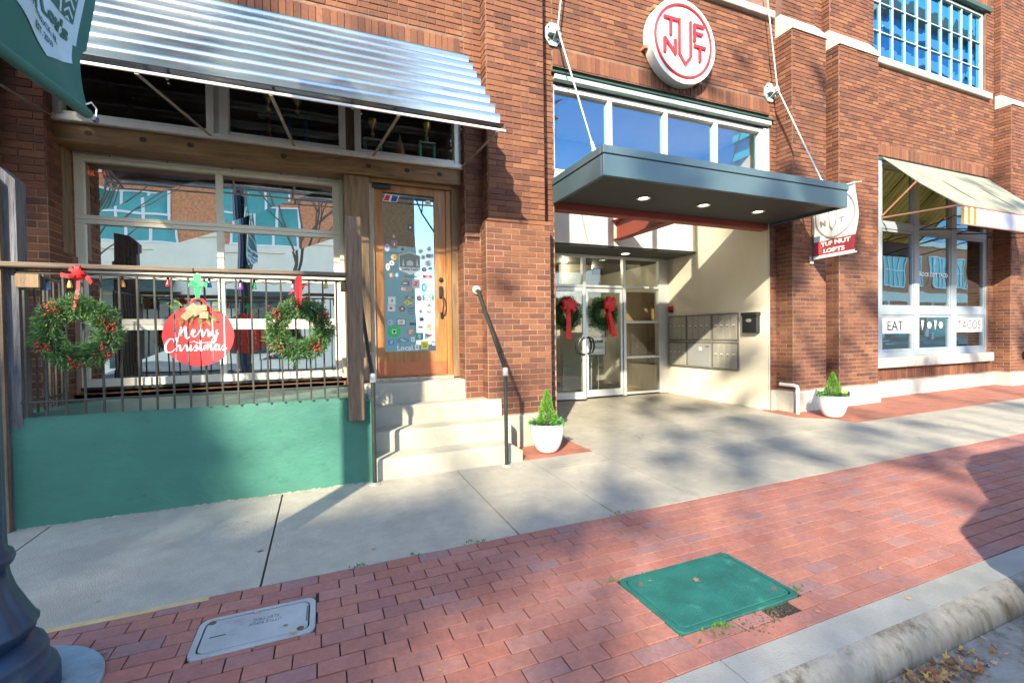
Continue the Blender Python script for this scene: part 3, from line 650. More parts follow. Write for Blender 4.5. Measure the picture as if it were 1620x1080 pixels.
tag(bpy.data.objects['neon_sign'], 'small glowing orange red neon sign in the top corner of the garage window', 'neon sign')

def trophy(x, h, kind, label):
    t = thing('trophy', (x, 5.99, 3.470), label, 'trophy', 'trophies on the ledge behind the transom glass')
    base = mat('trophy_base', (0.06, 0.05, 0.05), .4); gold = mat('trophy_gold', (0.55, 0.38, 0.08), .3, metal=.8); red = mat('trophy_red_column', (0.25, 0.03, 0.02), .35); blu = mat('trophy_blue_column', (0.03, 0.09, 0.28), .35); grn = mat('trophy_green_column', (.02, .3, .2), .35)
    mk = lambda: MB()
    if kind == 'cone':
        mk().lathe([(.10, 0), (.10, .03), (.085, .04)], (x, 5.99, 3.47), 20).build('base', base, t)
        autosmooth(mk().lathe([(.075, .04), (.085, .14), (.05, .24), (.03, .32), (.012, .38), (.002, .42)], (x, 5.99, 3.47), 20).build('body', mat('trophy_copper', (.35, .16, .08), .35, metal=.5), t))
        return
    cm = {'red': red, 'blue': blu, 'green': grn}[kind]
    w = .15 if kind == 'blue' else .12
    mk().cbox(x - w, x + w, 5.93, 6.05, 3.47, 3.50, .004).build('base', base, t)
    cols = (-.09, .09) if kind != 'red' else (0,)
    for c in cols: mk().tube([(x + c, 5.99, 3.50), (x + c, 5.99, 3.47 + h * .62)], .022, 10).build('column', cm, t)
    mk().cbox(x - w * .9, x + w * .9, 5.94, 6.04, 3.47 + h * .62, 3.49 + h * .62, .003).build('platform', base if kind == 'blue' else mat('trophy_plate', (.45, .43, .4), .3, metal=.5), t)
    mk().tube([(x, 5.99, 3.49 + h * .62), (x, 5.99, 3.47 + h * .75)], .02, 8).build('column', cm, t)
    fg = mk(); fg.lathe([(.02, 0), (.03, .02), (.012, .05), (.012, .09), (.05, .14), (.055, .2), (.04, .21)], (x, 5.99, 3.47 + h * .75), 14); autosmooth(fg.build('cup', gold, t))
trophy(-.51, .60, 'red', 'tall trophy with one red column and gold cup in the middle transom')
trophy(-.21, .62, 'blue', 'wide black and blue two column trophy in the middle transom')
trophy(.63, .45, 'green', 'low two column trophy at the left of the right transom pane')
trophy(.955, .42, 'cone', 'coppery cone shaped trophy in the middle of the right transom pane')
trophy(1.30, .52, 'green', 'green columned trophy nearest the brick pier in the right transom')

# --- wooden shop door
dx0, dx1 = .62, 1.505
wd = MB()
for (a, b, c, d) in ((dx0, .725, .83, 3.225), (1.36, dx1, .83, 3.225), (.725, 1.36, 3.115, 3.225), (.725, 1.36, .83, 1.145)):
    wd.cbox(a, b, 5.91, 5.955, c, d, .004)
door = wd.build('wooden_door', DOORW, B)
MB().quad((.725, 5.935, 1.145), (1.36, 5.935, 1.145), (1.36, 5.935, 3.115), (.725, 5.935, 3.115)).build('door_pane', G_DOOR, door)
box('kick_plate', COPPER, door, .63, 1.495, 5.902, 5.91, .85, 1.015, .002)
box('door_frame', DOORP, B, .556, .617, 5.88, 5.98, .80, 3.20, .006); box('door_frame', DOORW, B, 1.508, 1.573, 5.89, 5.98, .80, 3.20, .006); box('door_frame', DOORW, B, .617, 1.508, 5.89, 5.98, 3.228, 3.27, .004)
box('threshold', DOORP, B, .60, 1.575, 5.86, 5.98, .79, .826, .004)
hd = MB(); hd.cbox(1.405, 1.46, 5.885, 5.91, 1.82, 1.97, .01); hd.tube([(1.435, 5.885, 1.86), (1.44, 5.84, 1.84), (1.447, 5.83, 1.74), (1.44, 5.85, 1.64), (1.437, 5.89, 1.60)], [.012, .011, .010, .010, .012], 8); hd.cbox(1.42, 1.455, 5.885, 5.91, 1.56, 1.64, .008)
autosmooth(hd.build('door_handle', BLACKM, door)); db = MB().lathe([(.03, 0), (.03, .012), (.02, .02), (.012, .028)], (0, 0, 0), 18)
db.v = [(1.435 + p[0], 5.91 - p[2], 2.055 + p[1]) for p in db.v]; autosmooth(db.build('deadbolt', BLACKM, door))
def cmat(c): 
    n = 'sticker_%02x%02x%02x' % tuple(int(v * 255) for v in c)
    return MATS.get(n) or mat(n, c, .55, var=.04)
stk = [(232, 272, 30, 40, 'r', (.13, .1, .11)), (350, 105, 40, 35, 'c', (.8, .78, .55)), (130, 385, 42, 50, 'r', (.35, .2, .16)), (128, 335, 22, 30, 'c', (.42, .24, .18)),
       (85, 410, 30, 50, 'c', (.55, .45, .6)), (182, 415, 18, 18, 'c', (.4, .08, .07)), (297, 420, 34, 30, 'c', (.75, .7, .72)), (352, 402, 32, 32, 'c', (.75, .8, .9)), (352, 402, 18, 18, 'c', (.15, .2, .6)),
       (128, 467, 38, 36, 'c', (.8, .45, .12)), (112, 505, 32, 32, 'c', (.6, .6, .6)), (87, 530, 26, 48, 'c', (.75, .6, .55)), (312, 458, 32, 34, 'c', (.8, .72, .72)), (345, 448, 28, 28, 'r', (.35, .25, .08)), (369, 447, 22, 28, 'r', (.45, .6, .85)),
       (345, 497, 48, 42, 'c', (.85, .88, .9)), (345, 497, 34, 28, 'c', (.05, .25, .55)), (317, 538, 34, 30, 'c', (.35, .15, .05)), (357, 530, 28, 18, 'c', (.05, .15, .5)), (338, 583, 58, 20, 'r', (.7, .08, .06)),
       (107, 582, 30, 34, 'c', (.3, .18, .1)), (142, 580, 26, 30, 'c', (.15, .3, .5)), (190, 605, 44, 9, 'c', (.3, .22, .12)), (195, 630, 48, 26, 'r', (.13, .13, .12)), (262, 632, 50, 56, 'r', (.82, .45, .45)), (200, 668, 64, 22, 'r', (.55, .36, .25)),
       (362, 630, 40, 42, 'c', (.75, .85, .88)), (315, 655, 34, 60, 'c', (.05, .38, .42)), (358, 668, 28, 26, 'c', (.55, .4, .6)), (220, 720, 58, 18, 'r', (.3, .17, .12)), (282, 725, 34, 36, 'c', (.4, .05, .1)), (340, 720, 74, 38, 'r', (.05, .17, .14)),
       (205, 755, 40, 28, 'c', (.85, .6, .02)), (225, 757, 34, 10, 'r', (.85, .6, .02)), (342, 768, 58, 34, 'c', (.8, .82, .8)), (172, 793, 38, 38, 'c', (.25, .14, .1)), (172, 793, 20, 20, 'c', (.5, .4, .35)), (348, 812, 66, 34, 'c', (.85, .85, .83)),
       (108, 742, 46, 48, 'r', (.75, .72, .6)), (105, 790, 46, 42, 'r', (.82, .66, .6)), (290, 810, 24, 26, 'c', (.75, .78, .68)), (295, 860, 36, 34, 'c', (.8, .8, .82)), (295, 862, 20, 18, 'r', (.05, .07, .2)), (352, 862, 54, 36, 'r', (.5, .62, .35)), (97, 880, 38, 38, 'c', (.4, .48, .65)),
       (165, 878, 56, 42, 'r', (.18, .2, .16)), (165, 878, 46, 32, 'r', (.78, .78, .62)), (287, 912, 30, 14, 'r', (.25, .25, .28)), (120, 938, 80, 78, 'c', (.03, .55, .12)), (222, 942, 50, 48, 'c', (.45, .3, .22)), (345, 905, 36, 34, 'r', (.65, .4, .3)), (350, 925, 48, 22, 'c', (.85, .7, .2)),
       (280, 972, 46, 48, 'r', (.06, .3, .26)), (342, 970, 58, 40, 'r', (.7, .72, .72)), (342, 966, 40, 12, 'r', (.08, .1, .12)), (100, 1007, 38, 36, 'r', (.1, .25, .5)), (175, 995, 78, 34, 'c', (.12, .3, .36)), (235, 990, 24, 30, 'r', (.75, .78, .8)),
       (262, 1040, 26, 38, 'r', (.8, .8, .8)), (312, 1030, 48, 52, 'r', (.85, .68, .05)), (370, 1023, 26, 32, 'r', (.04, .08, .3)), (370, 1023, 20, 12, 'r', (.85, .7, .1))]
fx = lambda zx: .72 + (zx - 60) * .00197
fz = lambda zy: 3.12 - (zy - 60) * .00196
for i, (a, b, w, h, k, c) in enumerate(stk):
    w *= .00197; h *= .00196; y = 5.932 - .0003 * (i % 4)
    x, z = fx(a), fz(b)
    s = MB(); rs_ = random.Random(i * 7 + 1)
    if h > .028 and w > .04:
        s.m = 1; nb = rs_.choice((1, 2, 3))
        for q in range(nb):
            zc = z + h * (.5 * (q + .5) / nb - .25) * 1.1; ww = w * rs_.uniform(.25, .6) * (.8 if k != 'r' else 1); xc = x + w * rs_.uniform(-.08, .08)
            n_ = rs_.choice((1, 3, 4))
            for g_ in range(n_): s.box(xc - ww / 2 + ww * g_ / n_, xc - ww / 2 + ww * (g_ + .75) / n_, y - .0012, y - .0009, zc - h * .28 / nb / 1.6, zc + h * .28 / nb / 1.6)
        s.m = 0
    if k == 'r': s.box(x - w / 2, x + w / 2, y - .0008, y, z - h / 2, z + h / 2)
    else: s.prism([(x + w / 2 * math.cos(2 * PI * q / 20), y, z + h / 2 * math.sin(2 * PI * q / 20)) for q in range(20)], (0, -.0008, 0))
    lum_ = sum(c) / 3; s.build('sticker', [cmat(c), cmat((.8, .8, .76) if lum_ < .35 else rs_.choice([(.1, .12, .3), (.35, .08, .08), (.06, .06, .07), (.1, .3, .2)]))], door)
def dq(pts, c, y=5.9305): MB().prism([(fx(a), y, fz(b)) for a, b in pts], (0, -.0008, 0)).build('sticker', cmat(c), door)
dq([(62, 120), (80, 72), (168, 76), (150, 120)], (.85, .85, .85)); dq([(70, 114), (85, 77), (112, 78), (100, 116)], (.75, .03, .04), 5.929); dq([(112, 117), (124, 78), (160, 80), (145, 116)], (.02, .08, .4), 5.929)
dq([(157, 545), (157, 450), (225, 430), (293, 450), (293, 545), (225, 575)], (.80, .80, .74)); dq([(161, 528), (161, 454), (225, 435), (289, 454), (289, 528)], (.22, .24, .19), 5.929)
dq([(176, 520), (184, 470), (192, 520)], (.6, .62, .55), 5.928); dq([(264, 520), (272, 465), (280, 520)], (.6, .62, .55), 5.928); dq([(205, 518), (205, 492), (225, 482), (247, 492), (247, 518)], (.62, .63, .56), 5.928)
for (x, z, t, w, c) in ((225, 541, "Lucky Lou's", .2, BLACKP), (228, 585, '501.366.1004', .17, GREYP), (348, 812, 'ASS', .09, BLACKP), (342, 768, 'nola', .08, BLACKP), (190, 1043, 'Local.', .21, WHITE), (240, 890, 'BIKE', .08, BLACKP),
                      (228, 790, 'THINKING', .10, GREYP), (228, 808, 'ABOUT', .09, GREYP), (228, 825, 'TACOS', .07, GREYP), (340, 712, 'KEEP IT', .11, WHITE), (340, 728, 'LOCAL', .11, WHITE)):
    put_text(t, 'lettering', c, door, (fx(x), 5.9275, fz(z)), width=w, depth=.0004, bold=.002)
tri = [(120 + 14 * math.cos(PI / 2 + k * 2 * PI / 3), 938 + 14 * math.sin(PI / 2 + k * 2 * PI / 3)) for k in range(3)]
dq(tri, (.01, .12, .03), 5.929)
cl = MB(); cl.cbox(.60, .82, 5.86, 5.90, 3.14, 3.19, .006); cl.build('door_closer', BLACKM, door)

# --- entrance recess
ex0, ex1 = 2.985, 7.105
MB().box(ex1, ex1 + .005, 5.75, 8.4, -.15, 4.99).build('entry_wall', STUCCO, B); MB().box(ex1+.01, ex1 + .2, 6.3, 8.5, -.15, 4.99).build('wall', MORT, B); MB().box(ex0 - .1, ex0, 5.74, 8.4, -.15, 4.9).build('entry_wall', STUCCO, B)
MB().box(ex1 - .006, ex1 + .0, 5.72, 5.735, -.02, 4.8).build('corner_bead', WHITEF, B)
MB().box(ex0, ex1, 5.9, 8.4, 4.80, 4.95).build('recess_ceiling', STUCCOW, B)
MB().box(ex0, ex1, 7.40, 7.56, 2.985, 4.80).build('bulkhead', STUCCOW, B)
box('bulkhead_trim', WHITEF, B, ex0, ex1, 7.385, 7.42, 2.965, 2.99, .003)
MB().box(ex0, ex1 - .001, 7.42, 8.32, 2.93, 2.975).build('lobby_soffit', SOFFIT, B)
dl = MB().lathe([(.10, 0), (.10, -.012), (.08, -.014), (.078, -.004)], (5.7, 7.85, 2.93), 24)
dlo = autosmooth(dl.build('ceiling_light', WHITEF, B)); MB().lathe([(.076, -.003), (.074, -.005)], (5.7, 7.85, 2.93), 24).build('lens', LAMPE, dlo)
cw = MB()      # clerestory
for (a, b) in ((2.985, 3.03), (3.90, 3.975), (4.92, 4.985), (5.93, 6.0), (6.94, 7.0)): cw.cbox(a, b, 5.76, 5.86, 3.56, 4.70, .004)
cw.cbox(2.985, 7.0, 5.755, 5.865, 4.70, 4.765, .004); cw.cbox(7.0, 7.104, 5.73, 5.86, 3.24, 4.765, .004)
clw = cw.build('clerestory_window', WHITEF, B)
for (a, b) in ((3.03, 3.90), (3.975, 4.92), (4.985, 5.93), (6.0, 6.94)): MB().quad((a, 5.82, 3.62), (b, 5.82, 3.62), (b, 5.82, 4.70), (a, 5.82, 4.70)).build('pane', G_SKY, clw)
ha = MB(); ha.cbox(2.99, 7.1, 5.66, 5.75, 4.80, 4.87, .005); hao = ha.build('header_angle', STEELG, B)
MB().cbox(2.95, 7.16, 5.64, 5.80, 4.872, 4.90, .004).build('header_flashing', DGREEN, B)
MB().box(2.985, 7.105, 5.75, 5.98, 4.90, 4.99).build('header_backing', DGREEN, B)
box('transom_panel', WHITEF, B, 2.99, 7.0, 5.76, 5.86, 3.24, 3.62, .004)
box('steel_channel', REDST, B, 2.99, 7.10, 5.74, 5.90, 3.055, 3.235, .006)
ib = MB(); ib.cbox(5.10, 5.28, 5.90, 7.40, 3.075, 3.095, .003); ib.cbox(5.175, 5.195, 5.90, 7.40, 3.095, 3.42, .003); ib.cbox(5.08, 5.30, 5.90, 7.40, 3.42, 3.44, .003); ib.build('steel_beam', REDST, B)
lf = MB()      # lobby shop front
for (a, b) in ((ex0, 3.05), (3.95, 4.0), (4.93, 5.0), (5.91, 5.98), (6.84, 6.90)): lf.cbox(a, b, 8.22, 8.32, -.0, 2.94, .005)
for (a, b) in ((3.05, 3.95), (4.0, 4.93), (5.0, 5.91), (5.98, 6.84)): lf.cbox(a, b, 8.225, 8.315, 2.27, 2.32, .004); lf.cbox(a, b, 8.225, 8.315, 2.88, 2.94, .004)
for z in (1.53, .78, .02): lf.cbox(5.98, 6.84, 8.225, 8.315, z, z + .05, .004)
lf.cbox(6.90, ex1, 8.23, 8.32, 0, 2.94, .004)
lfo = lf.build('lobby_shopfront', ALUM, B)
for (a, b) in ((3.05, 3.95), (4.0, 4.93), (5.0, 5.91), (5.98, 6.84)): MB().quad((a, 8.27, 2.32), (b, 8.27, 2.32), (b, 8.27, 2.88), (a, 8.27, 2.88)).build('pane', G_LOB, lfo)
for (z0, z1) in ((.07, .78), (.83, 1.53), (1.58, 2.27)): MB().quad((5.98, 8.27, z0), (6.84, 8.27, z0), (6.84, 8.27, z1), (5.98, 8.27, z1)).build('pane', G_LOB, lfo)
MB().quad((3.05, 8.27, .02), (3.95, 8.27, .02), (3.95, 8.27, 2.27), (3.05, 8.27, 2.27)).build('pane', G_LOB, lfo)
def leaf(hx, sgn, ang, w=.90):
    """glazed entrance door hinged at hx"""
    s = MB(); 
    for (a, b, c, d) in ((0, .055, .02, 2.25), (w - .06, w, .02, 2.25), (.055, w - .06, 2.17, 2.25), (.055, w - .06, .02, .16)): s.cbox(a, b, -.022, .022, c, d, .004)
    g = MB().quad((.055, 0, .16), (w - .06, 0, .16), (w - .06, 0, 2.17), (.055, 0, 2.17))
    h = MB()
    for sd in (-1, 1):
        cx = w - .03
        h.tube([(cx, sd * .022, 1.24), (cx - .02, sd * .05, 1.25), (cx - .10, sd * .055, 1.22), (cx - .135, sd * .055, 1.14), (cx - .135, sd * .055, 1.02), (cx - .10, sd * .055, .94), (cx - .02, sd * .05, .91), (cx, sd * .022, .92)], .019, 8)
    cs, sn = math.cos(ang), math.sin(ang)
    for q in (s, g, h): q.v = [(hx + sgn * (p[0] * cs) - 0 * p[1], 8.27 - p[0] * sn + p[1] * cs, p[2] - .0) for p in q.v]
    d = s.build('glass_door', ALUM, B); g.build('door_pane', G_LOB, d); autosmooth(h.build('pull_handle', BLACKM, d))
    return d
leaf(4.0, 1, .22); leaf(5.905, -1, 0.0)
# lobby room
lb = MB(); lb.box(2.9, 7.4, 11.2, 11.3, 0, 3); lb.box(2.85, 2.95, 8.35, 11.2, 0, 3); lb.box(7.35, 7.45, 8.4, 11.2, 0, 3)
lb.box(5.2, 6.0, 9.6, 9.75, 0, 2.95); lb.box(4.3, 4.75, 10.2, 10.3, 0, 2.9); lb.build('lobby_wall', LOBBYW, B)
MB().box(2.9, 7.4, 8.33, 11.25, -.1, .0).build('lobby_floor', LOBBYF, B)
MB().box(2.9, 7.4, 8.33, 11.25, 2.95, 3.05).build('lobby_ceiling', SOFFIT, B)
ld = MB(); ld.v = []; ld.cbox(6.36, 7.20, 8.80, 8.85, .0, 2.25, .006); ldo = ld.build('lobby_door', LDOOR, B)
MB().tube([(7.05, 8.80, 1.15), (7.05, 8.75, 1.15), (6.93, 8.75, 1.15)], .012, 8).build('lever_handle', ALUM, ldo)
MB().cbox(3.15, 3.95, 9.6, 9.65, .02, 2.15, .006).build('lobby_door', LDOOR, B)
for (x, y) in ((5.1, 9.3), (6.2, 10.0), (4.3, 9.6)):
    MB().lathe([(.07, -.004), (.07, -.012)], (x, y, 2.95), 20).build('ceiling_light', LAMPE, B)
    ll_ = bpy.data.lights.new('lobby_lamp', 'POINT'); ll_.energy = 5; ll_.color = (1, .85, .62); ll_.shadow_soft_size = .08; lo_ = bpy.data.objects.new('lobby_lamp', ll_); lo_.location = (x, y, 2.86); COL.objects.link(lo_)
es = thing('for_lease_sign', (5.46, 8.62, 0), 'white for lease board on a stand behind the right entrance door', 'sign')
MB().cbox(5.24, 5.70, 8.62, 8.64, .86, 1.50, .003).build('board', WHITE, es); fr_ = MB()
for (a, b, c, d) in ((5.22, 5.24, .84, 1.52), (5.70, 5.72, .84, 1.52), (5.24, 5.70, .84, .86), (5.24, 5.70, 1.50, 1.52)): fr_.box(a, b, 8.615, 8.645, c, d)
fr_.build('frame', BLACKM, es)
for x in (5.38, 5.56): MB().tube([(x, 8.65, .84), (x, 8.68, 0.0)], .008, 6).build('leg', ALUM, es)
put_text('Tuf Nut Lofts', 'lettering', GREYP, es, (5.47, 8.612, 1.26), width=.42, height=.06); put_text('FOR LEASE', 'lettering', BLACKP, es, (5.47, 8.612, 1.15), width=.36, height=.06, bold=.004); put_text('501.376.6555', 'lettering', GREYP, es, (5.47, 8.612, 1.02), width=.42, height=.055)
rg = MB(); rg.tube([(5.31 + .05 * math.cos(2 * PI * k / 16), 8.611, 1.42 + .05 * math.sin(2 * PI * k / 16)) for k in range(17)], .005, 5, False); rg.build('round_logo', BLACKP, es)

# ---------------------------------------------------------------- ground
def gq(s, x0, x1, y0, y1, dz=0.0, th=None, c=0):
    """slab lying on the sloping ground"""
    pts = [(x0, y0), (x1, y0), (x1, y1), (x0, y1)]
    if th is None: return s.add([(x, y, gz(x, y) + dz) for x, y in pts], [(0, 1, 2, 3)])
    c = c or .003; inn = [(x0 + c, y0 + c), (x1 - c, y0 + c), (x1 - c, y1 - c), (x0 + c, y1 - c)]
    v = [(x, y, gz(x, y) + dz - th) for x, y in pts] + [(x, y, gz(x, y) + dz - c) for x, y in pts] + [(x, y, gz(x, y) + dz) for x, y in inn]
    return s.add(v, [(8, 9, 10, 11)] + [(a, (a + 1) % 4, (a + 1) % 4 + 4, a + 4) for a in range(4)] + [(a + 4, (a + 1) % 4 + 4, (a + 1) % 4 + 8, a + 8) for a in range(4)])
gr = MB()
gr.add([(-120, -90, -.9), (200, -90, .6), (200, 90, 1.0), (-120, 90, -.9)], [(0, 1, 2, 3)])
gr.v = [(x, y, gz(max(-20, min(25, x)), max(-30, min(12, y))) - .62) for x, y, z in gr.v]
gr.build('ground', ASPH, kind='structure')
rd = MB(); gq(rd, -30, 45, -11.5, 1.02, -.135)
rd.build('road', ASPH, kind='structure')
gp = MB(); n = 40
for i in range(n): gq(gp, -6 + i * .75, -6 + (i + 1) * .75 - .0, 1.0, 1.29, -.130)
gp.build('gutter', CURBF, kind='structure')
# far side of the street
fs_ = MB(); gq(fs_, -30, 60, -17, -11.5, -.0, .3, .02); fs_.build('far_pavement', CONC, kind='structure')
# kerb: profile swept along x in 3.2 m stones
kb = bpy.data.objects.new('kerb', None); COL.objects.link(kb); kb['kind'] = 'structure'
prof = [(1.558, -.12), (1.558, -.001), (1.46, 0.0), (1.40, -.002), (1.365, -.010), (1.335, -.026), (1.315, -.05), (1.300, -.085), (1.292, -.14), (1.292, -.2)]
xs = [-6.2, -3.0, .2, 1.62, 4.8, 8.0, 11.2, 14.4, 17.6, 20.8]
for a, b in zip(xs, xs[1:]):
    s = MB(); m = 8; vs = []
    for i in range(m + 1):
        x = a + .004 + (b - a - .008) * i / m
        for (y, dz) in prof: vs.append((x, y + random.uniform(-.0015, .0015), gz(x, y) + dz + random.uniform(-.0008, .0008)))
    k = len(prof)
    s.add(vs, [(i * k + j, (i + 1) * k + j, (i + 1) * k + j + 1, i * k + j + 1) for i in range(m) for j in range(k - 1)] + [tuple(range(k)), tuple(m * k + j for j in range(k - 1, -1, -1))])
    s.mi = [0 if (f % (k - 1)) < 3 else 1 for f in range(m * (k - 1))] + [0, 0]
    autosmooth(s.build('kerb_stone', [CURBM, CURBF], kb), 50)
# paver strip
pv = bpy.data.objects.new('brick_paving', gq(MB(), -8, 20, 1.55, 3.14, -.012).mesh('brick_paving', PBED)); COL.objects.link(pv); pv['kind'] = 'structure'
for o_ in (0,):
    o2 = MB(); gq(o2, -8, 20, 3.0, 9, -.05); o2.build('slab_bed', CONC_D, kind='structure')
PW, PL = .1022, .2035
pavers = []
rows = 15
def hole(x0, x1, y0, y1):
    for (a, b, c, d) in ((-.612, -.058, 2.512, 2.848), (1.577, 2.423, 1.752, 2.298)):
        if x0 < b and x1 > a and y0 < d and y1 > c:
            return (a, b, c, d)
for r in range(rows):
    y0 = 3.095 - (r + 1) * PW; y1 = y0 + PW
    if y0 < 1.56: continue
    x = -3.5 + (PL / 2 if r % 2 else 0) + random.uniform(-.012, .012)
    while x < 18:
        x2 = x + PL
        h = hole(x, x2, y0 + .012, y1 - .012)
        if h is None: pavers.append((x, x2, y0, y1))
        else:
            if h[0] - x > .02: pavers.append((x, h[0], y0, y1))
            if x2 - h[1] > .02: pavers.append((h[1], x2, y0, y1))
            if y1 - h[3] > .02: pavers.append((max(x, h[0]), min(x2, h[1]), h[3], y1))
            if h[2] - y0 > .02: pavers.append((max(x, h[0]), min(x2, h[1]), y0, h[2]))
        x = x2
for r_ in [(x, x + PL, 1.579, 1.579 + .0) for x in ()]: pass
def prank(p):
    v = visible(((p[0] + p[1]) / 2, (p[2] + p[3]) / 2, -.1))
    if v is None or not (-30 < v[0] < 1650 and v[1] < 1110): return -1
    return (p[1] - p[0]) / v[2] ** 3
pavers = [p for p in pavers if not (1.95 < p[0] < 2.1 and 1.66 < p[2] < 1.70)]
pavers.sort(key=prank, reverse=True)
pm = []
for j in range(6):
    s = MB(); rj = random.Random(j); q = lambda: rj.uniform(-.0012, .0012)
    w, d, c = PL / 2 - .0034, PW / 2 - .0034, .0012
    v = []
    for (ww, dd, z) in ((w, d, -.05), (w, d, -.0018), (w - c, d - c, 0)):
        for sx, sy in ((-1, -1), (1, -1), (1, 1), (-1, 1)): v.append((sx * ww + q(), sy * dd + q(), z))
    s.add(v, [(8, 9, 10, 11)] + [(a, (a + 1) % 4, (a + 1) % 4 + 4, a + 4) for a in range(4)] + [(a + 4, (a + 1) % 4 + 4, (a + 1) % 4 + 8, a + 8) for a in range(4)])
    pm.append((s.mesh('paver', PAVE), v, list(s.f)))
rp = MB()
tilt = Matrix.Rotation(-math.atan(.0085), 3, 'Y') @ Matrix.Rotation(math.atan(.008), 3, 'X')
for i, p in enumerate(pavers):
    if prank(p) < 0 and (p[1] < -1.6 or p[0] > 17): continue
    cx, cy = (p[0] + p[1]) / 2, (p[2] + p[3]) / 2; me, v, f = pm[i % 6]; L = (p[1] - p[0]) / PL; Wd = (p[3] - p[2]) / PW
    dz = random.uniform(-.0022, .0018); tx, ty = random.uniform(-.012, .012), random.uniform(-.006, .006); rz = random.uniform(-.008, .008)
    R = tilt @ Matrix.Rotation(tx, 3, 'X') @ Matrix.Rotation(ty, 3, 'Y') @ Matrix.Rotation(rz, 3, 'Z')
    if i < 300:
        o = bpy.data.objects.new('paver', me); COL.objects.link(o); o.parent = pv; o.location = (cx, cy, gz(cx, cy) + dz)
        o.rotation_euler = R.to_euler(); o.scale = (L, Wd, 1)
    else:
        rp.add([tuple(R @ Vector((a[0] * L, a[1] * Wd, a[2])) + Vector((cx, cy, gz(cx, cy) + dz))) for a in v], f)
rp.build('far_pavers', PAVE, pv, kind='stuff')
# concrete sidewalk
sw = bpy.data.objects.new('sidewalk', None); COL.objects.link(sw); sw['kind'] = 'structure'
jx = [-6.5, -5.0, -3.6, -2.02, -.365, 1.30, 2.15, 3.0, 4.0, 5.01, 6.05, 7.10, 8.6, 10.1, 11.6, 13.1, 14.6, 16.1, 17.6]
for i, (a, b) in enumerate(zip(jx, jx[1:])):
    g = .0065
    if b <= 2.2: gq(MB(), a + g, b - g, 3.10, 4.86 if b <= 2.15 else 4.7, 0, .1, .0012).build('concrete_slab', CONC, sw)
    elif b <= 7.2:
        gq(MB(), a + g, b - g, 3.10, 4.36 - g, 0, .1, .0012).build('concrete_slab', CONC, sw); gq(MB(), a + g, b - g, 4.36 + g, 5.72, 0, .1, .0012).build('concrete_slab', CONC, sw)
        if a > 2.9: gq(MB(), a + g, b - g, 5.728, 8.4, 0.0, .1, .0012).build('concrete_slab', CONC, sw)
    else:
        gq(MB(), a + g, b - g, 3.10, 4.45, 0.0, .1, .0012).build('concrete_slab', CONC, sw)
gq(MB(), -6.5, .62, 4.865, 6.3, -.002, .1).build('concrete_slab', CONC, sw)
gq(MB(), 7.109, 7.3, 4.46, 5.8, -.001, .1).build('concrete_slab', CONC, sw)
rs = MB()
for pts in ([(2.10, 4.80), (2.98, 4.80), (2.985, 5.70), (2.72, 5.72), (2.10, 5.47)],): rs.prism([(x, y, gz(x, y) - .05) for x, y in pts], (0, 0, .054))
rs.build('red_paving', REDC, kind='structure')
rs = MB(); rs.prism([(x, y, gz(x, y) - .05) for x, y in ((6.95, 5.40), (6.93, 5.1), (7.62, 4.46), (18, 4.46), (18, 5.8), (6.99, 5.8))], (0, 0, .055)); rs.build('red_paving', REDC, kind='structure')
e_ = MB(); gq(e_, -1.6, -.62, 3.06, 3.10, .004, .05, .004); e_.build('yellow_edge_stone', mat('yellow_edge', (.50, .37, .17), .9, var=.2, scale=9), kind='structure')
# weeds and moss in the joints
ws = MB()
for (cx, cy, nn, sp) in ((1.80, 1.73, 60, .05), (1.56, 2.30, 26, .03), (.2, 3.10, 18, .03), (1.0, 3.11, 30, .05), (2.44, 1.80, 26, .03), (.55, 3.1, 14, .02), (1.7, 1.7, 18, .08), (2.2, 3.12, 16, .04)):
    for _ in range(nn):
        x, y = cx + random.gauss(0, sp), cy + random.gauss(0, sp * .35); a = random.uniform(0, 2 * PI); l = random.uniform(.008, .022)
        d = Vector((math.cos(a), math.sin(a), .7)) * l; w = Vector((-math.sin(a), math.cos(a), 0)) * l * .3; p = Vector((x, y, gz(x, y) - .002))
        ws.add([p, p + d * .5 + w, p + d, p + d * .5 - w], [(0, 1, 2, 3)])
tag(ws.build('joint_weeds', mat('joint_weed_green', (.06, .17, .02), .7, tone=.4), kind='stuff'), 'tiny green weeds sprouting in the joints by the covers', 'weeds')
sp = MB(); rd_ = random.Random(8)
for _ in range(330):
    x = rd_.gauss(2.03, .09); y = rd_.gauss(1.70, .035)
    if not (1.578 < y < 1.752): continue
    q = rd_.uniform(.002, .0075); sp.ball((x, y, gz(x, y) - .006 + rd_.random() * .006), q, 5, 3, .7)
for _ in range(260):
    x = rd_.uniform(1.5, 2.5); y = rd_.choice((1.752, 2.302)) + rd_.gauss(0, .006); sp.ball((x, y, gz(x, y) - .003), rd_.uniform(.002, .005), 5, 3, .7)
tag(sp.build('loose_soil', mat('loose_soil_brown', (.085, .062, .042), .95, var=.4, scale=30, tone=.4), kind='stuff'), 'loose dark soil where pavers are missing below the green cover', 'soil')

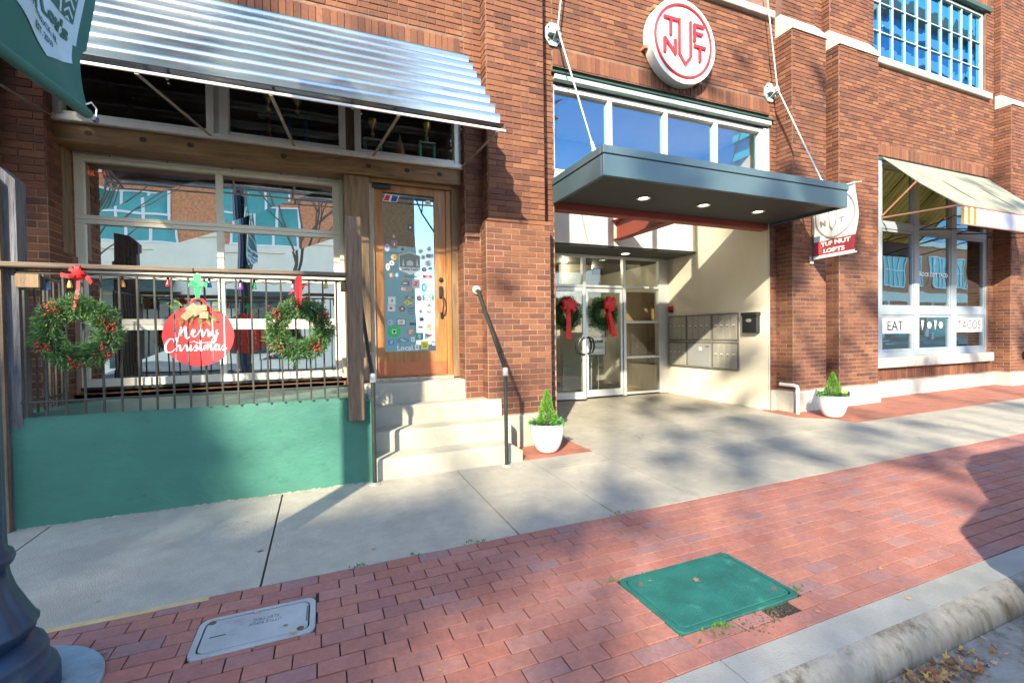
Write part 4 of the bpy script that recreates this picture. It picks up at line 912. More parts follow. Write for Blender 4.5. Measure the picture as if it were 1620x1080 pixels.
# covers
def cover(name, x0, x1, y0, y1, m, label, nx):
    t = thing(name, ((x0 + x1) / 2, (y0 + y1) / 2, gz((x0 + x1) / 2, (y0 + y1) / 2)), label, 'access cover')
    def rr(a, b, c, d, r, n=5):
        P = []
        for (cx, cy, s0) in ((b - r, d - r, 0), (a + r, d - r, PI / 2), (a + r, c + r, PI), (b - r, c + r, 1.5 * PI)):
            P += [(cx + r * math.cos(s0 + PI / 2 * k / n), cy + r * math.sin(s0 + PI / 2 * k / n)) for k in range(n + 1)]
        return P
    def ring(s, A, Bq, za, zb):
        n = len(A); s.add([(x, y, gz(x, y) + za) for x, y in A] + [(x, y, gz(x, y) + zb) for x, y in Bq], [(i, (i + 1) % n, (i + 1) % n + n, i + n) for i in range(n)])
    f = MB(); e = .028
    o, o1, i1, i2 = rr(x0, x1, y0, y1, .05), rr(x0 + .003, x1 - .003, y0 + .003, y1 - .003, .048), rr(x0 + e, x1 - e, y0 + e, y1 - e, .04), rr(x0 + e, x1 - e, y0 + e, y1 - e, .04)
    ring(f, o, o, -.06, .002); ring(f, o, o1, .002, .005); ring(f, o1, i1, .005, .005); ring(f, i1, i2, .005, -.012)
    f.build('frame', m, t)
    l = MB(); e2 = e + .008
    a0, a1 = rr(x0 + e2, x1 - e2, y0 + e2, y1 - e2, .038), rr(x0 + e2 + .003, x1 - e2 - .003, y0 + e2 + .003, y1 - e2 - .003, .036)
    ring(l, a0, a0, -.03, .003); ring(l, a0, a1, .003, .0055)
    n = len(a1); l.add([(x, y, gz(x, y) + .0055) for x, y in a1], [tuple(range(n))])
    l.build('lid', m, t)
    bolts = ((x0 + .10, y1 - .10), (x1 - .09, y0 + .10)) if nx else ((x0 + .06, y1 - .05), (x1 - .07, y0 + .05))
    for (bx, by) in bolts:
        MB().lathe([(.017, 0), (.017, .002), (.012, .0025), (.011, .0005)], (bx, by, gz(bx, by) + .0056), 12).build('bolt', mat('rusty_bolt', (.12, .07, .05), .7), t)
    return t
gcv = cover('access_cover', 1.58, 2.42, 1.755, 2.295, TEAL, 'green utility cover set in the brick paving near the kerb', True)
rb = MB()
for i in range(56):
    for j in range(30):
        x, y = 1.63 + i * .0133, 1.80 + j * .0155 + (.007 if i % 2 else 0)
        rb.add([(x - .0045, y - .0045, gz(x, y) + .0056), (x + .0045, y - .0045, gz(x, y) + .0056), (x + .0045, y + .0045, gz(x, y) + .0056), (x - .0045, y + .0045, gz(x, y) + .0056), (x, y, gz(x, y) + .0078)], [(0, 1, 4), (1, 2, 4), (2, 3, 4), (3, 0, 4)])
rb.build('grip_studs', TEAL, gcv, kind='stuff')
ccv = cover('access_cover', -.61, -.06, 2.515, 2.845, GREYC, 'pale grey concrete utility cover beside the lamp post', False)
put_text('LITTLE ROCK', 'lettering', mat('cover_letter', (.16, .16, .15), .8), ccv, (-.30, 2.70, gz(-.3, 2.7) + .0062), xd=(-1, 0, 0), ud=(0, -1, 0), width=.15, height=.022, depth=.0006)
put_text('ELECTRIC', 'lettering', MATS['cover_letter'], ccv, (-.30, 2.735, gz(-.3, 2.7) + .0062), xd=(-1, 0, 0), ud=(0, -1, 0), width=.12, height=.022, depth=.0006)
MB().cbox(-.54, -.47, 2.66, 2.668, gz(-.5, 2.66) + .004, gz(-.5, 2.66) + .0068, .001).build('lift_slot', BLACKM, ccv)
MB().cbox(-.105, -.099, 2.62, 2.76, gz(-.1, 2.66) + .004, gz(-.1, 2.66) + .0068, .001).build('lift_slot', BLACKM, ccv)

# ---------------------------------------------------------------- porch, steps, railings
PT = thing('porch', (-.9, 5.4, -.1), 'low porch with a green painted concrete wall under the decorated railing', 'porch')
pw = MB(); n = 40; vs = []
gr_ = random.Random(3)
for i in range(n + 1):
    x = -2.232 + (2.672) * i / n
    for j in range(9):
        z = gz(x, 4.79) - .03 + (.745 - gz(x, 4.79) + .03) * j / 8
        if x > .25: z = min(z, .745 - (x - .25) * .25)
        vs.append((x, 4.79 + gr_.uniform(-.002, .002) + (.012 if (j == 8) else 0), z + (.006 if j == 8 else 0)))
pw.add(vs, [(i * 9 + j, (i + 1) * 9 + j, (i + 1) * 9 + j + 1, i * 9 + j + 1) for i in range(n) for j in range(8)])
pw.add([(-2.232, 4.802, .751), (.25, 4.802, .751), (.44, 4.802, .70), (.44, 4.99, .70), (.25, 4.99, .751), (-2.232, 4.99, .751)], [(0, 1, 4, 5), (1, 2, 3, 4)])
pw.add([(.44, 4.79, -.2), (.44, 6.0, -.2), (.44, 6.0, .70), (.44, 4.79, .70)], [(0, 1, 2, 3)]); pw.add([(-2.232, 4.79, -.2), (-2.232, 5.6, -.2), (-2.232, 5.6, .75), (-2.232, 4.79, .75)], [(0, 3, 2, 1)])
autosmooth(pw.build('green_wall', GREENW, PT), 40)
ms = MB(); rm_ = random.Random(6); xx = -2.22; P_ = []
while xx < .43: P_.append((xx, gz(xx, 4.79) + max(.001, rm_.gauss(.005, .004)), 4.775 - abs(rm_.gauss(0, .006)))); xx += rm_.uniform(.012, .03)
v_ = [q for (a_, b_, c_) in P_ for q in ((a_, 4.792, b_ + .004), (a_, (c_ + 4.792) / 2, b_ * .6 + gz(a_, 4.79) * .4 + .002), (a_, c_, gz(a_, 4.79) + .0006))]
ms.add(v_, [(3 * i + j, 3 * i + j + 1, 3 * i + j + 4, 3 * i + j + 3) for i in range(len(P_) - 1) for j in (0, 1)]); ms.build('mortar_smear', mat('pale_mortar_smear', (.27, .25, .19), .95, var=.3, scale=30), PT)
fl = MB(); fl.box(-2.66, .435, 4.99, 6.3, .55, .748); fl.build('porch_floor', GREENF, PT)
MB().cbox(-.6 - 1.79, .24, 5.98, 6.12, .748, .80, .004).build('door_sill', DOORP, PT)

RL = thing('porch_railing', (-1, 4.75, .75), 'iron baluster railing with weathered wood posts and top board above the green wall', 'railing')
MB().cbox(.228, .372, 4.70, 4.84, .53, 2.495, .012).build('post', WOODP, RL)
lp = MB(); lp.prism([(-2.42, 4.745, -.2), (-2.245, 4.745, -.2), (-2.245, 4.745, 2.57), (-2.31, 4.745, 2.66), (-2.42, 4.745, 2.72)], (0, .045, 0)); lp.build('post', WOODP, RL)
lp = MB(); lp.prism([(-2.42, 4.795, -.2), (-2.17, 4.795, -.2), (-2.17, 4.795, 2.60), (-2.26, 4.795, 2.69), (-2.42, 4.795, 2.72)], (0, .14, 0)); lp.build('post', WOODG, RL)
tb = MB(); tb.cbox(-2.30, -1.0, 4.705, 4.83, 1.915, 1.955, .008); tb.build('top_board', WOODR, RL); MB().cbox(-.997, .227, 4.70, 4.832, 1.918, 1.957, .008).build('top_board', WOODR, RL)
MB().cbox(-2.168, .227, 4.762, 4.785, 1.872, 1.89, .003).build('rail', IRON, RL); MB().cbox(-2.168, .227, 4.762, 4.785, .862, .88, .003).build('rail', IRON, RL)
MB().cbox(-2.165, -2.02, 4.735, 4.795, 1.76, 1.868, .006).build('bracket', BEAMV, RL); MB().cbox(.178, .227, 4.74, 4.795, 1.78, 1.868, .006).build('bracket', BEAMV, RL)
for i in range(20):
    x = -2.13 + i * .1193
    MB().cbox(x - .0075, x + .0075, 4.764, 4.779, .755, 1.872, .002).build('baluster', IRON, RL)
for i in range(8):
    y = 4.90 + i * .1
    MB().cbox(-2.215, -2.20, y - .007, y + .007, .757, 1.88, .002).build('baluster', IRON, RL)
MB().cbox(-2.217, -2.198, 4.80, 5.60, 1.88, 1.90, .003).build('rail', IRON, RL); MB().cbox(-2.217, -2.198, 4.80, 5.60, .85, .87, .003).build('rail', IRON, RL)

ST = thing('entrance_steps', (1.2, 5.2, -.09), 'worn cream concrete steps leading up to the wooden shop door', 'steps')
def step(x0, x1, y0, y1, zt, zb=-.2):
    s = MB(); n = 26; pr = [(y0, zb), (y0, zt - .03), (y0 + .006, zt - .012), (y0 + .018, zt - .002), (y0 + .035, zt), (y1, zt)]; k = len(pr); rr = random.Random(int(x0 * 100 + zt * 100)); vs = []
    for i in range(n + 1):
        x = x0 + (x1 - x0) * i / n; w = rr.uniform(-.006, .006)
        for (y, z) in pr: vs.append((x, y + w + rr.uniform(-.001, .001), z + rr.uniform(-.0015, .0015)))
    s.add(vs, [(i * k + j, (i + 1) * k + j, (i + 1) * k + j + 1, i * k + j + 1) for i in range(n) for j in range(k - 1)])
    s.add([(x1, y, z) for y, z in pr] + [(x1, y1, zb)], [tuple(range(len(pr) + 1))]); s.add([(x0, y, z) for y, z in pr] + [(x0, y1, zb)], [tuple(range(len(pr), -1, -1))])
    return autosmooth(s.build('step', STEPM, ST), 60)
step(.445, 1.86, 4.79, 5.12, .112); step(.445, 2.05, 5.09, 5.42, .33); step(.445, 2.04, 5.37, 5.64, .55); step(.445, 1.655, 5.607, 6.0, .79)
ck = MB(); ck.prism([(1.86, 4.79, -.2), (2.065, 4.79, -.2), (2.065, 4.79, .04), (1.95, 4.79, .115), (1.86, 4.79, .115)], (0, .33, 0)); ck.build('cheek', STEPM, ST)

def handrail(x, y, zt, path, label, flange):
    t = thing('handrail', (x, y, gz(x, y)), label, 'handrail', 'pipe handrails beside the steps')
    MB().tube([(x, y, gz(x, y)), (x, y, zt)], .021, 14).build('post', PIPE, t)
    MB().lathe([(.055, 0), (.055, .008), (.03, .014), (.03, .02)], (x, y, gz(x, y)), 16).build('base_flange', ZINC, t)
    autosmooth(MB().lathe([(.028, -.055), (.03, -.05), (.03, .02), (.026, .03), (.01, .034)], (x, y, zt), 14).build('elbow', ZINC, t))
    MB().tube(path, .021, 12).build('rail', PIPE, t)
    if flange:
        f = MB().lathe([(.055, 0), (.055, .01), (.03, .016), (.028, .05)], (0, 0, 0), 18); f.v = [(path[-1][0] + p[0], path[-1][1] + .018 - p[2], path[-1][2] + p[1]) for p in f.v]; f.build('wall_flange', ZINC, t)
handrail(1.832, 4.69, .955, [(1.832, 4.69, .965), (1.826, 4.9, 1.19), (1.812, 5.45, 1.80), (1.808, 5.50, 1.88), (1.807, 5.565, 1.905)], 'pipe handrail fixed to the brick pier on the planter side of the steps', True)
handrail(.452, 4.70, .955, [(.452, 4.70, .965), (.43, 4.9, 1.19), (.41, 5.3, 1.63), (.40, 5.75, 2.1)], 'pipe handrail at the green wall end of the steps', False)

# ---------------------------------------------------------------- street lamp with banner
SL = thing('street_lamp', (-1.30, 2.5, -.125), 'dark blue cast iron street lamp with fluted flared base', 'street lamp')
z0 = .125
prof = [(.27, 0), (.27, .09), (.262, .12), (.24, .14), (.235, .145), (.235, .20), (.225, .225), (.20, .25), (.175, .262), (.19, .285), (.205, .31), (.205, .325), (.19, .345), (.165, .40), (.135, .47), (.12, .53), (.118, .565), (.135, .58), (.142, .60), (.135, .625), (.118, .64), (.113, .70), (.112, 1.2), (.108, 2.2), (.10, 4.6)]
flt = [0] * 10 + [.02, .025, .03, .035, .04, .04, .02, 0, 0, 0, .01] + [.035] * 4
autosmooth(MB().lathe([(r_ * .96, z_ * 1.0) for r_, z_ in prof], (-1.315, 2.5, -.125), 96, flt).build('post', BLUEP, SL), 60)
autosmooth(MB().lathe([(.08, 4.6), (.15, 4.65), (.2, 4.75), (.24, 5.1), (.14, 5.3), (.03, 5.45)], (-1.30, 2.5, -.125), 24).build('lamp_globe', SIGNW, SL))
autosmooth(MB().lathe([(.40, -.1), (.40, .012), (.392, .02), (.01, .021)], (-1.315, 2.5, -.125), 48).build('concrete_footing', mat('painted_footing', (.22, .30, .33), .85, var=.2, scale=5, bump=.4, stain=((.13, .16, .16), 4, .58)), SL))
BN = thing('hanging_banner', (-1.15, 2.55, 2.5), "green cloth banner with pale blue badge reading Lucky Lou's on the street lamp", 'banner')
def bpt(u, v, o=0):          # u along the lower pole 0..1, v up 0..1
    y = 2.40 + .84 * u; z = 2.50 + .075 * u + 1.35 * v
    x = -1.15 + .05 * math.sin(u * 5 + v * 4) * (1 - v * .3) * min(1, v * 5) + .012 * math.sin(u * 13 - v * 2) * min(1, v * 4) + (-.12 * v * (u - .5) * 0)
    y += -.05 * math.sin(v * PI * 2.4) * (u ** 3) * .6 + (.045 * u ** 4 if .25 < v < .6 else 0)
    return (x + o, y, z)
def cloth(U0, U1, V0, V1, nu, nv, o, fn=bpt, mask=None):
    s = MB(); idx = {}
    for i in range(nu + 1):
        for j in range(nv + 1):
            u, v = U0 + (U1 - U0) * i / nu, V0 + (V1 - V0) * j / nv
            idx[i, j] = len(s.v); s.v.append(fn(u, v, o))
    for i in range(nu):
        for j in range(nv):
            u, v = U0 + (U1 - U0) * (i + .5) / nu, V0 + (V1 - V0) * (j + .5) / nv
            if mask is None or mask(u, v): s.f.append((idx[i, j], idx[i + 1, j], idx[i + 1, j + 1], idx[i, j + 1])); s.mi.append(0)
    return s
autosmooth(cloth(0, 1, .0, 1, 24, 30, 0).build('cloth', BANN, BN), 60)
def badge(u, v):
    a = abs(u - .47) / .46
    return a < 1 and v > .09 + .085 * a and v < .80 - .1 * a
cloth(0, .96, .06, .84, 240, 300, .004, mask=badge).build('badge_print', BANNB, BN)
def hill(u, v): return abs(u - .47) < .42 and v > .33 and v < .74 - abs(u - .47) * .2
cloth(0, .96, .06, .84, 240, 260, .006, mask=hill).build('badge_scene', BANN, BN)
def dec(u, v):
    if not hill(u, v): return False
    if abs(math.hypot((u - .45) * .84, (v - .33) * 1.35) - .25) < .010: return True
    if abs(u - .47) > .30 and .33 < v < .58: return (int((v * 1.35 + abs(abs(u - .47) - .36) * .84) * 60) % 3 == 0) and abs(abs(u - .47) - .36) < .045
    return False
cloth(0, .96, .06, .84, 200, 260, .008, mask=dec).build('badge_lines', BANNB, BN)
def on_cloth(o, uc, vc, wu, hv, off=.008):
    me = o.data; xs = [v.co.x for v in me.vertices]; ys = [v.co.y for v in me.vertices]
    cx, cy = (min(xs) + max(xs)) / 2, (min(ys) + max(ys)) / 2; sx = wu / (max(xs) - min(xs)); sy = hv / (max(ys) - min(ys))
    bl = Vector(BN.location)
    for v in me.vertices:
        p = bpt(uc + (v.co.x - cx) * sx, vc + (v.co.y - cy) * sy, off + v.co.z); v.co = Vector(p) - bl
for (t, uc, vc, wu, hv, b) in (("Lucky Lou's", .46, .268, .80, .080, .004), ('LITTLE ROCK, AR', .44, .200, .56, .030, .0005), ('EST. 2019', .44, .153, .26, .024, .0005)):
    me = text_mesh(t, .1, .0006, b); me.materials.clear(); me.materials.append(BANN)
    o = bpy.data.objects.new('lettering', me); COL.objects.link(o); o.parent = BN; on_cloth(o, uc, vc, wu, hv)
MB().tube([(-1.15, 2.40, 2.495), (-1.15, 3.30, 2.585)], .013, 10).build('lower_pole', ZINC, BN)
sl = MB(); sl.tube([(-1.15, 2.40, 2.497), (-1.15, 3.215, 2.577)], .026, 12); autosmooth(sl.build('pole_sleeve', BANN, BN))
MB().tube([(-1.15, 3.285, 2.583), (-1.15, 3.32, 2.587)], .017, 10).build('end_cap', mat('blue_cap', (.02, .03, .12), .5), BN)
MB().tube([(-1.15, 3.20, 2.62), (-1.14, 3.24, 2.65), (-1.13, 3.275, 2.63), (-1.14, 3.29, 2.59), (-1.145, 3.27, 2.575)], .004, 6).build('tie_cord', WHITE, BN)
MB().tube([(-1.15, 2.40, 3.86), (-1.15, 3.28, 3.93)], .013, 10).build('upper_pole', ZINC, BN)

# ---------------------------------------------------------------- corrugated awning
AW = thing('metal_awning', (0, 5.2, 4), 'corrugated galvanised metal awning over the left shop front', 'awning')
a0, a1 = (5.66, 4.78), (4.46, 3.44); AX0, AX1 = -2.62, 1.765
sl_ = math.hypot(a1[0] - a0[0], a1[1] - a0[1]); dirv = ((a1[0] - a0[0]) / sl_, (a1[1] - a0[1]) / sl_); nrm = (dirv[1], -dirv[0])
if nrm[1] < 0: nrm = (-nrm[0], -nrm[1])
NW = 8
def sheet(x0, x1, off):
    s = MB(); n = NW * 12; vs = []
    for x in (x0, (x0 + x1) / 2, x1):
        for i in range(n + 1):
            t = sl_ * i / n; h = .050 * math.cos(2 * PI * NW * i / n) + off
            vs.append((x, a0[0] + dirv[0] * t + nrm[0] * h, a0[1] + dirv[1] * t + nrm[1] * h))
    k = n + 1
    s.add(vs, [(r * k + i, (r + 1) * k + i, (r + 1) * k + i + 1, r * k + i + 1) for r in range(2) for i in range(n)])
    for p in s.build('corrugated_sheet', GALV, AW, smooth=True).data.polygons: pass
sheet(AX0, -.55, 0); sheet(-.60, AX1, .0022)
MB().cbox(AX0, AX1 - .08, 5.625, 5.67, 4.775, 4.83, .004).build('top_flashing', DGREEN, AW)
MB().cbox(AX0, AX1 + .01, 4.428, 4.445, 3.402, 3.425, .003).build('edge_bar', WHITEF, AW)
for x in (-2.55, -1.1, .3, 1.70): MB().tube([(x, 5.66, 4.70), (x, 4.50, 3.42)], .012, 6).build('rafter', STRUT, AW)
for (x, xb) in ((-2.45, -2.31), (-1.29, -1.03), (-.36, -.24), (.71, .60), (1.70, 1.68)):
    MB().cbox(-.013, .013, -.004, .004, 0, 1, .002)
    p, q = Vector((x, 4.47, 3.41)), Vector((xb, 5.70, 3.455)); d = (q - p); s = MB(); w = Vector((0, -d.z, d.y)).normalized() * .004; u = Vector((.014, 0, 0))
    s.add([p - u - w, p + u - w, p + u + w, p - u + w, q - u - w, q + u - w, q + u + w, q - u + w], [(0, 1, 2, 3), (7, 6, 5, 4), (0, 4, 5, 1), (1, 5, 6, 2), (2, 6, 7, 3), (3, 7, 4, 0)])
    s.build('strut', STRUT, AW)
bs = MB()
for i in range(4):
    for x in (-1.1, .3, 1.2):
        t = sl_ * (i * 2 + 3) / NW; h = .026; bs.ball((x + i * .02, a0[0] + dirv[0] * t + nrm[0] * h, a0[1] + dirv[1] * t + nrm[1] * h), .009, 6, 4)
bs.build('bolts', BLACKM, AW)

# ---------------------------------------------------------------- entrance canopy
CN = thing('entrance_canopy', (5, 5.1, 3.1), 'flat blue grey steel canopy hung over the apartment entrance', 'canopy')
cx0, cx1, cy0, cy1 = 2.955, 7.13, 4.456, 5.70
for nm, (a, b, c, d) in (('front', (cx0, cx1, cy0, cy0 + .05)), ('left', (cx0, cx0 + .05, cy0 + .05, cy1)), ('right', (cx1 - .05, cx1, cy0 + .05, cy1))):
    MB().cbox(a, b, c, d, 3.112, 3.352, .004).build('fascia', CANOPY, CN)
    e = .012
    MB().cbox(a - (e if nm != 'right' else 0), b + (e if nm != 'left' else 0), c - (e if nm == 'front' else 0), d, 3.360, 3.450, .004).build('fascia_cap', CANOPY, CN)
MB().box(cx0 + .02, cx1 - .02, cy0 + .02, cy1, 3.20, 3.41).build('core', SOFFIT, CN)
MB().box(cx0 + .05, cx1 - .05, cy0 + .05, cy1 - .002, 3.150, 3.199).build('soffit', SOFFIT, CN)
MB().box(cx0 + .0, cx1 - .0, cy0 + .0, cy1 - .002, 3.353, 3.359).build('shadow_gap', BLACKM, CN)
for x in (4.05, 5.10, 6.17):
    r_ = autosmooth(MB().lathe([(.06, .02), (.095, -.004), (.095, -.010), (.075, -.012), (.062, .0)], (x, 5.16, 3.150), 28).build('downlight', WHITEF, CN))
    MB().lathe([(.058, -.001), (.02, -.003)], (x, 5.16, 3.148), 24).build('lens', LAMPE, r_)
ROD = mat('painted_steel_rod', (.55, .58, .55), .45, metal=.3)
for (x, xt) in ((3.02, 3.45), (7.07, 6.65)):
    px = x - .04 if x < 4 else x + .02
    pz = 5.39 if x < 4 else 5.35
    pl = MB(); pts = [(px + .135 * math.cos(PI / 8 + k * PI / 4), 5.70, pz + .165 * math.sin(PI / 8 + k * PI / 4)) for k in range(8)]
    pl.prism(pts, (0, -.025, 0)); pl.cbox(px - .09, px + .09, 5.60, 5.675, pz - .035, pz - .015, .003); pl.prism([(px - .01, 5.675, pz + .08), (px - .01, 5.675, pz - .09), (px - .01, 5.53, pz - .02), (px - .01, 5.53, pz + .03)], (.02, 0, 0))
    pl.build('wall_plate', STEELG, CN)
    for k in range(4): MB().lathe([(.012, 0), (.012, .01)], (0, 0, 0), 8)
    b2 = MB()
    for k in range(4): b2.ball((px + .095 * math.cos(PI / 4 + k * PI / 2), 5.672, pz + .12 * math.sin(PI / 4 + k * PI / 2)), .014, 8, 4)
    b2.build('bolts', IRON, CN)
    MB().tube([(px, 5.545, pz), (x, 4.75, 3.50)], .011, 8).build('support_rod', ROD, CN)
    MB().tube([(px, 5.545, pz), (xt, 5.60, 8.6)], .010, 8).build('support_rod', ROD, CN)
    c_ = MB(); c_.tube([(px, 5.56, pz + .04), (px, 5.53, pz - .05)], .028, 8); c_.tube([(x, 4.80, 3.61), (x, 4.75, 3.50)], .022, 8); c_.tube([(x, 4.75, 3.52), (x, 4.75, 3.44)], .03, 6); c_.build('clevis', ROD, CN)

# ---------------------------------------------------------------- round TUF NUT sign
SG = thing('round_sign', (5.0, 5.5, 5.62), 'round white illuminated sign reading TUF NUT in red on the brick wall', 'sign')
def ylathe(prof, c, n=64):
    s = MB().lathe(prof, (0, 0, 0), n); s.v = [(c[0] + p[0], c[1] - p[2], c[2] + p[1]) for p in s.v]; return s
SX, SZ, SRad = 5.095, 5.675, .620
SY = 5.535
autosmooth(ylathe([(SRad * .97, -.155), (SRad, -.15), (SRad, -.01), (SRad * .99, 0)], (SX, SY, SZ)).build('drum', SIGNS, SG))
autosmooth(ylathe([(SRad * .99, .001), (SRad * 1.0, .006), (SRad * .95, .012), (SRad * .93, .004), (.01, .004)], (SX, SY, SZ)).build('face', SIGNW, SG))
rg = MB(); R_ = .525
rg.tube([(SX + R_ * math.cos(2 * PI * k / 64), SY - .012, SZ + R_ * math.sin(2 * PI * k / 64)) for k in range(65)], .020, 8, False); autosmooth(rg.build('red_ring', SIGNR, SG))
def strokes(name, segs, w, m):
    s = MB()
    for i, (a, b) in enumerate(segs):
        p, q = Vector((SX + a[0], 0, SZ + a[1])), Vector((SX + b[0], 0, SZ + b[1])); d = (q - p).normalized(); nn = Vector((-d.z, 0, d.x)) * w / 2; p -= d * w * .35; q += d * w * .35
        y = SY - .005 - .001 * i
        s.prism([(p + nn).to_tuple()[:1] + (y, (p + nn).z), (q + nn).to_tuple()[:1] + (y, (q + nn).z), (q - nn).to_tuple()[:1] + (y, (q - nn).z), (p - nn).to_tuple()[:1] + (y, (p - nn).z)], (0, -.03, 0))
    s.build(name, m, SG)
strokes('letter', [((-.36, .28), (-.14, .28)), ((-.25, .28), (-.25, .045))], .042, SIGNR)
strokes('letter', [((-.09, .30), (-.09, -.21)), ((-.09, -.21), (.015, -.34)), ((.015, -.34), (.12, -.21)), ((.12, -.21), (.12, .30))], .036, SIGNR)
strokes('letter', [((.20, .28), (.20, .045)), ((.20, .28), (.37, .28)), ((.20, .16), (.34, .16))], .045, SIGNR)
strokes('letter', [((-.36, -.03), (-.36, -.22)), ((-.36, -.03), (-.17, -.22)), ((-.17, -.22), (-.17, -.03))], .045, SIGNR)
strokes('letter', [((.20, -.03), (.40, -.03)), ((.30, -.03), (.30, -.24))], .042, SIGNR)
for (a, z) in ((2.35, 0), (3.4, 0), (-.9, 0)):
    x, zz = SX + (SRad + .02) * math.cos(a), SZ + (SRad + .02) * math.sin(a)
    MB().cbox(x - .03, x + .03, 5.60, 5.705, zz - .025, zz + .025, .004).build('bracket', mat('rusty_bracket', (.42, .16, .08), .8), SG)

# ---------------------------------------------------------------- TUF NUT LOFTS banner
LB = thing('lofts_banner', (7.68, 5.0, 3), 'white and maroon cloth banner reading Tuf Nut Lofts on the brick pier', 'banner')
def lpt(u, v, o=0):
    y = 5.35 - .66 * u; z = 2.535 + .015 * u + 1.08 * v
    x = 7.68 + .035 * math.sin(u * 4.5 + v * 5) * math.sin(v * PI * .9 + .15) + .012 * math.sin(u * 11 + 1 - v * 9) * (1 if v > .05 else 0)
    return (x + o, y - .03 * u * math.sin(v * PI), z)
def mcl(V0, V1, nv, o, m, name, mask=None, nu=20): 
    s = cloth(0, 1, V0, V1, nu, nv, o, fn=lpt, mask=mask); o_ = s.build(name, m, LB); autosmooth(o_, 60); return o_
mcl(.245, 1, 24, 0, BANW, 'upper_cloth'); mcl(0, .245, 8, 0, BANR, 'lower_cloth')
mcl(0, .03, 1, -.003, BANW, 'hem')
def ringm(u, v):
    d = math.hypot((u - .5) * .66, (v - .60) * 1.08 * .8)
    return abs(d - .29) < .011 and v > .25
s = cloth(0, 1, .25, .98, 90, 90, -.004, fn=lpt, mask=ringm); s.build('ring_print', GREYP, LB)
def lofts_text(t, uc, vc, wu, hv, m, b=.004):
    me = text_mesh(t, .1, .0006, b); me.materials.clear(); me.materials.append(m); xs = [v.co.x for v in me.vertices]; ys = [v.co.y for v in me.vertices]
    cx, cy = (min(xs) + max(xs)) / 2, (min(ys) + max(ys)) / 2; ll = Vector(LB.location)
    for v in me.vertices: v.co = Vector(lpt(uc + (v.co.x - cx) * wu / (max(xs) - min(xs)), vc + (v.co.y - cy) * hv / (max(ys) - min(ys)), -.006 - v.co.z)) - ll
    o = bpy.data.objects.new('lettering', me); COL.objects.link(o); o.parent = LB
lofts_text('TUF NUT', .53, .19, .74, .065, WHITE); lofts_text('LOFTS', .50, .085, .52, .065, WHITE)
lofts_text('N', .27, .50, .13, .085, GREYP); lofts_text('T', .70, .50, .13, .085, GREYP); lofts_text('T', .27, .70, .13, .085, GREYP); lofts_text('F', .70, .70, .13, .085, GREYP); lofts_text('V', .49, .41, .16, .07, GREYP, 0)
def ubar(u, v): return (abs(u - .415) < .012 or abs(u - .57) < .012) and .44 < v < .78
cloth(0, 1, .25, .98, 90, 60, -.005, fn=lpt, mask=ubar).build('u_print', GREYP, LB)
MB().tube([(7.68, 5.36, 2.50), (7.68, 5.36, 3.68)], .014, 8).build('upright', IRON, LB); MB().tube([(7.68, 5.37, 3.66), (7.68, 4.60, 3.60)], .010, 8).build('arm', WHITEF, LB)
MB().tube([(7.68, 5.37, 2.525), (7.68, 4.66, 2.54)], .012, 8).build('arm', WHITEF, LB); MB().ball((7.68, 4.64, 2.54), .018).build('end_cap', BLACKM, LB); MB().cbox(7.64, 7.72, 5.37, 5.40, 2.45, 2.58, .004).build('bracket', ALUM, LB)

# ---------------------------------------------------------------- striped awning over the restaurant
FA = thing('striped_awning', (12, 5.2, 4), 'cream and gold striped canvas awning over the EAT and TACOS windows', 'awning')
fx0, fx1 = 10.17, 13.98; ft = (5.69, 4.66); fb = (4.50, 3.44)
ns = 40; A = MB(); 
for i in range(ns):
    xa, xb = fx0 + (fx1 - fx0) * i / ns, fx0 + (fx1 - fx0) * (i + 1) / ns; A.m = i % 2
    for j in range(6):
        p = lambda x, t: (x, ft[0] + (fb[0] - ft[0]) * t, ft[1] + (fb[1] - ft[1]) * t - .045 * math.sin(PI * t) * (1 + .3 * math.sin(x * 4.5)))
        t0, t1 = j / 6, (j + 1) / 6; A.quad(p(xa, t0), p(xa, t1), p(xb, t1), p(xb, t0))
top = A.build('canvas', [AWNC, canvas('pale_gold_stripe_canvas', (.42, .42, .30))], FA)
A2 = MB()
for i in range(ns):
    xa, xb = fx0 + (fx1 - fx0) * i / ns, fx0 + (fx1 - fx0) * (i + 1) / ns; A2.m = i % 2
    for j in range(6):
        p = lambda x, t: (x, ft[0] + (fb[0] - ft[0]) * t, ft[1] + (fb[1] - ft[1]) * t - .045 * math.sin(PI * t) * (1 + .3 * math.sin(x * 4.5)) - .006)
        t0, t1 = j / 6, (j + 1) / 6; A2.quad(p(xa, t0), p(xb, t0), p(xb, t1), p(xa, t1))
A2.build('lining', [canvas('lining_cream', (.55, .42, .20)), AWNY], FA)
V_ = MB()
for i in range(ns):
    xa, xb = fx0 + (fx1 - fx0) * i / ns, fx0 + (fx1 - fx0) * (i + 1) / ns; V_.m = (1 if i % 2 == 0 else 0) if i < 5 else 2
    V_.quad((xa, 4.495, 3.12), (xb, 4.495 + .004 * math.sin(xb * 9), 3.12), (xb, 4.495, 3.435), (xa, 4.495, 3.435))
V_.build('valance', [mat('valance_pink_cream', (.62, .50, .42), .85), AWNY, AWNV], FA)
MB().tube([(fx0, 4.50, 3.12), (fx1, 4.50, 3.12)], .014, 8).build('hem_bar', BROWNT, FA); MB().tube([(fx0, 4.5, 3.435), (fx1, 4.5, 3.435)], .016, 8).build('front_bar', BROWNT, FA)
MB().tube([(fx0, 5.69, 4.66), (fx0, 5.1, 4.01), (fx0, 4.5, 3.44)], .014, 8).build('rafter', AWNC, FA)
